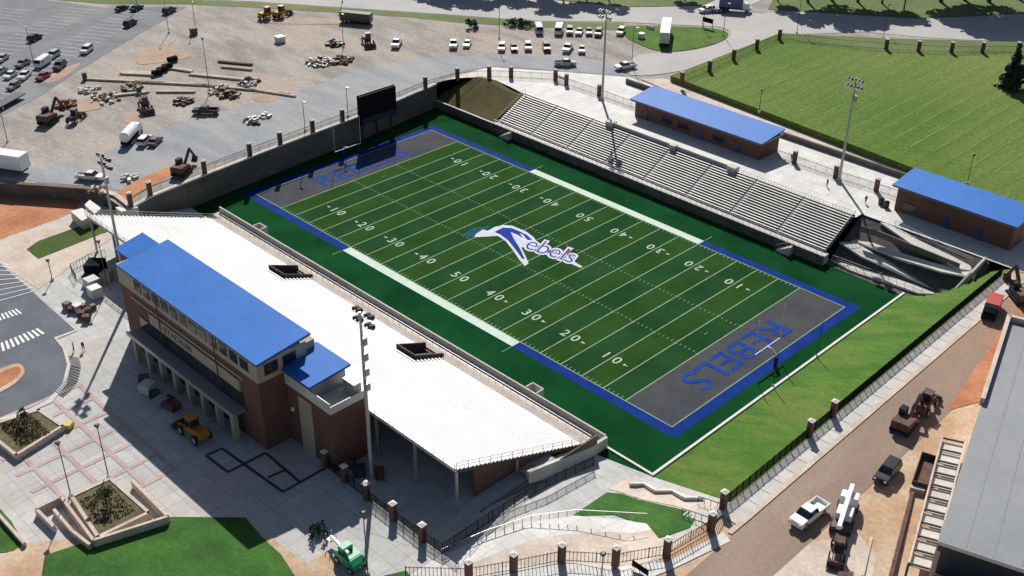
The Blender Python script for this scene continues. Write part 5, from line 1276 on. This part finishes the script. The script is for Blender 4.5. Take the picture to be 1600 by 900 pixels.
def rubble(px, py, r_, n, m, label, z=6.0, cat='rubble', name='rubble_pile', sq=1.0):
    n = int(n*1.7); r_ *= .9
    q = P(px, py, z); rnd = random.Random(int(px*3+py)); mb = MB()
    for i in range(n):
        an = rnd.uniform(0, 6.3); d_ = r_*rnd.random()**.7; x, y = q.x+math.cos(an)*d_, q.y+math.sin(an)*d_*sq; s_ = rnd.uniform(.2, .65)
        zz_ = z+max(0, (1-d_/r_))*rnd.uniform(0, 1.3)
        mb.box(x-s_, x+s_, y-s_*.5, y+s_*.5, zz_, zz_+s_*.9, rnd.choice(m), rot=rnd.uniform(0, 3))
    tag(mb.build(name), label, cat, 'rubble and debris piles'); 
rubble(500, 98, 4.2, 60, [m_rust, m_dgrey, m_white], 'dark rubble heap left of the centre of the far lot'); rubble(533, 96, 3.6, 50, [m_rust, m_rust, m_concT], 'dark reddish rubble heap right of the other heap in the far lot')
rubble(522, 70, 2.6, 40, [m_rust, m_dgrey], 'round dark heap beside the lamp post in the far lot'); rubble(287, 160, 2.6, 26, [m_dgrey, m_rust], 'scattered dark scraps left of the black pickup'); rubble(345, 142, 3.5, 30, [m_rust, m_concT, m_wood], 'brown scraps below the lumber piles')
rubble(390, 130, 3, 26, [m_conc, m_rust], 'mixed scraps at the right end of the lumber piles'); rubble(165, 155, 4, 24, [m_concT, m_rust, m_wood], 'scattered tan scraps in the middle of the building site'); rubble(140, 142, 3, 18, [m_conc, m_wood], 'pale scraps at the left end of the long board row')
rubble(205, 138, 2.6, 30, [m_rust, m_wood], 'brown scraps among the lumber piles'); rubble(105, 165, 3, 22, [m_rust, m_orange], 'reddish scraps above the dark loader'); rubble(360, 150, 3, 20, [m_rust, m_dgrey], 'dark scraps above the black pickup')
rubble(396, 190, 2.5, 16, [m_grey, m_rust], 'grey scraps in the service road bend'); rubble(415, 182, 1.6, 10, [m_grey, m_conc], 'small pale scraps at the bend of the service road'); rubble(150, 300, 1.8, 26, [m_concT, m_rust, m_grassO], 'small scraps at the end of the left retaining wall', z=6)
rubble(200, 280, 2.2, 14, [m_conc, m_white], 'pale blocks on the clay behind the left mast')
for (px, py, w_, l_, h_, m, lb) in ((438, 66, 2, 2.2, 1.6, m_alum2, 'small white storage box alone in the far lot'), (303, 54, 1.6, 1.6, 1.8, m_dgrey, 'dark bin under the lamp right of the site entry'), (1002, 60, 1.4, 1.4, 1.4, m_alum2, 'small white box at the edge of the grass island'),
                              (218, 146, .9, .9, 1.6, m_dgrey, 'small dark upright drum on the building site'), (133, 125, .9, .9, 1.8, m_dgrey, 'small dark post-like drum at the left of the site')):
    q = P(px, py, 6); e = empty('storage_box', q, lb, 'box'); MB().box(q.x-w_/2, q.x+w_/2, q.y-l_/2, q.y+l_/2, 6.05, 6+h_).build('body', m, e, bev=.06); MB().box(q.x-w_/2-.06, q.x+w_/2+.06, q.y-l_/2-.06, q.y+l_/2+.06, 6+h_, 6.1+h_).build('lid', m, e)
# stone blocks by the left corner
def block(l, z0, z1, label):
    mb = MB().prism(pix(l, z1), z0, z1, m_concT, m_cap); tag(mb.build('stone_plinth', bev=0), label, 'plinth', 'stone plinths at the left corner')
block([(110, 330), (128, 325), (146, 336), (128, 345)], 3.5, 5.6, 'square pale plinth at the tip of the wedge lawn'); block([(132, 320), (140, 312), (158, 325), (148, 334)], 3.5, 6.1, 'taller plinth behind the square pale one')
block([(180, 324), (208, 318), (216, 324), (190, 331)], 3.5, 5.9, 'pale curved block at the foot of the left floodlight mast')
# things around the shaded left plaza
def crate(px, py, s_, m, label, h_=None, z=3.5):
    q = P(px, py, z); h_ = h_ or s_; e = empty('equipment_crate', q, label, 'crate', 'crates and equipment on the left plaza')
    MB().box(q.x-s_/2, q.x+s_/2, q.y-s_/2, q.y+s_/2, z+.12, z+h_, rot=(px*.37) % 1.5).build('body', m, e, bev=.05)
    MB().box(q.x-s_*.45, q.x+s_*.45, q.y-s_*.45, q.y+s_*.45, z, z+.12, rot=(px*.37) % 1.5).build('pallet', m_wood, e)
CR = [(106, 482, 1.2, m_dgrey, 'dark crate leftmost by the drop-off curb'), (112, 488, 1.0, m_rust, 'brown crate second along the drop-off curb'), (122, 486, 1.3, m_alum2, 'pale crate in the middle of the curb cluster'), (130, 484, 1.0, m_dgrey, 'dark crate behind the pale one of the curb cluster'),
      (138, 490, 1.1, m_rust, 'brown crate at the right of the curb cluster'), (128, 496, 1.2, m_rust, 'brown crate low in the curb cluster'), (136, 502, 1.2, m_rust, 'brown crate at the front tip of the curb cluster'), (146, 483, .9, m_dgrey, 'small dark crate nearest the shade of the building'),
      (152, 432, 3.0, m_black, 'big black crate left of the brick building'), (140, 440, 1.6, m_rust, 'brown crate leaning left of the big black crate'), (168, 438, 1.8, m_concT, 'pale box against the brick building corner'), (146, 452, 2.2, m_grey, 'grey low equipment below the big black crate'), (150, 464, 2.0, m_alum2, 'pale blue grey box in the shade of the building')]
for px, py, s_, m, lb in CR: crate(px, py, s_, m, lb)
for i, (px, py) in enumerate(((226, 598), (232, 612), (242, 620), (252, 632), (264, 628), (272, 640))):
    crate(px, py, [1.6, 2.0, 1.5, 1.8, 1.4, 1.7][i], [m_dgrey, m_alum2, m_dgrey, m_grey, m_dgrey, m_rust][i], ['topmost', 'second', 'third', 'fourth', 'fifth', 'lowest'][i]+' crate in the line of gear in front of the brick building arcade', [1.2, 1.6, .9, 1.1, .8, 1.2][i])
crate(107, 668, 1.3, plain('yellow_tarp', (.65, .5, .12), .7), 'yellow covered box at the corner of the planter by the road', .8)
for i, (px, py) in enumerate(((545, 735), (562, 748), (590, 752))):
    crate(px, py-6, 1.7, [m_rust, m_dgrey, m_rust][i], ['left', 'middle', 'right'][i]+' crate behind the iron fence in the grandstand shade', 1.4)
# barrier fence panels on the left plaza
fb = fence('barrier_fence', [on(120, 440, 3.5), on(112, 425, 3.5), on(140, 410, 3.5), on(166, 402, 3.5)], 'thin temporary barrier fence on the left plaza beside the wedge lawn', hgt=1.7, pillars=[], step=.6, pick=.05)
# trash bins in the far concourse
for i, (px, py) in enumerate(((1376, 320), (1384, 325))):
    q = P(px, py, 6); e = empty('trash_bin', q, ['left', 'right'][i]+' of two dark bins at the top of the zigzag ramp', 'bin', 'bins at the ramp top'); MB().tube(q, q+Vector((0, 0, 1.3)), .55, .6, 10).build('drum', m_dgrey, e); MB().tube(q+Vector((0, 0, 1.3)), q+Vector((0, 0, 1.5)), .62, .3, 10).build('lid', m_black, e)

# ------------------------------------------------------------------ people
def person_mesh():
    me = bpy.data.meshes.new('person'); V = [(0, 0, .95), (0, 0, 1.2), (0, 0, 1.42), (0, 0, 1.54), (0, 0, 1.7), (.1, .02, .88), (.11, .06, .48), (.12, 0, .06), (.12, .14, .03), (-.1, 0, .88), (-.12, -.08, .48), (-.12, -.16, .06), (-.12, -.03, .03), (.2, 0, 1.4), (.25, -.05, 1.12), (.22, .1, .9), (-.2, 0, 1.4), (-.26, .02, 1.12), (-.22, .14, .92)]
    E_ = [(0, 1), (1, 2), (2, 3), (3, 4), (0, 5), (5, 6), (6, 7), (7, 8), (0, 9), (9, 10), (10, 11), (11, 12), (2, 13), (13, 14), (14, 15), (2, 16), (16, 17), (17, 18)]
    me.from_pydata(V, E_, []); o = bpy.data.objects.new('person_rig', me); COL.objects.link(o)
    md = o.modifiers.new('skin', 'SKIN'); rr = [.15, .16, .16, .06, .11, .1, .07, .045, .04, .1, .07, .045, .04, .07, .05, .035, .07, .05, .035]
    for i, sv in enumerate(me.skin_vertices[0].data): sv.radius = (rr[i], rr[i]); sv.use_root = (i == 0)
    o.modifiers.new('sub', 'SUBSURF').levels = 1
    bpy.context.view_layer.update()
    m2 = bpy.data.meshes.new_from_object(o.evaluated_get(bpy.context.evaluated_depsgraph_get())); bpy.data.objects.remove(o)
    return m2
try:
    pm = person_mesh()
    skin = plain('skin', (.35, .2, .14), .6); pants = plain('trousers', (.03, .035, .06), .8)
    shirts = [plain('dark_shirt', (.05, .05, .06), .8), plain('white_shirt', (.6, .6, .6), .8), plain('red_shirt', (.4, .05, .05), .8), plain('blue_shirt', (.06, .12, .4), .8)]
    PE = [(131, 548, 3.5, 0, 'person in dark clothes standing on the sunlit plaza'), (116, 549, 3.5, 1, 'person in a pale shirt near the curved curb on the plaza'), (1292, 292, 6.1, 0, 'person standing at the foot of the mast between the low buildings'),
          (1236, 252, 6.1, 1, 'person in a pale shirt by the fence pillar on the concourse'), (955, 246, 3.9, 0, 'left of two people seated area of the bleachers'), (1352, 318, 6.1, 3, 'person in blue walking toward the zigzag ramp')]
    for px, py, z, si, lb in PE:
        m3 = pm.copy(); m3.materials.clear()
        for mm in (shirts[si], pants, skin): m3.materials.append(mm)
        for p_ in m3.polygons:
            zc = p_.center.z; p_.material_index = 2 if zc > 1.5 or (abs(p_.center.x) > .19 and zc < 1.15) else (1 if zc < .95 else 0); p_.use_smooth = True
        o = bpy.data.objects.new('person', m3); COL.objects.link(o); q = P(px, py, z); o.location = (q.x, q.y, z+.05); o.rotation_euler.z = px*.7
        if lb.startswith('left of two'): lb = 'person in dark clothes standing in the middle rows of the bleachers'
        tag(o, lb, 'person', 'people around the stadium')
except Exception as ex:
    print('people failed', ex)

# ------------------------------------------------------------------ painted stalls in the left lot
mb = MB()
a0 = P(0, 182, 6); a1 = P(292, 10, 6); dl = (a1-a0); Ln = dl.length; dl.normalize(); pn = Vector((-dl.y, dl.x, 0))
if (P(0, 60, 6)-a0).dot(pn) < 0: pn = -pn
for rI in range(7):
    off = 6+rI*16.5
    i0 = 0
    for k in range(int(Ln*1.0/2.75)):
        p = a0+dl*(k*2.75+4)+pn*off
        if (p-a0).dot(dl) > Ln-6-off*.2: continue
        mb.beam((p.x, p.y, 6.09), (p.x+pn.x*10, p.y+pn.y*10, 6.09), .14, .03, m_white)
kind(mb.build('stall_lines'))
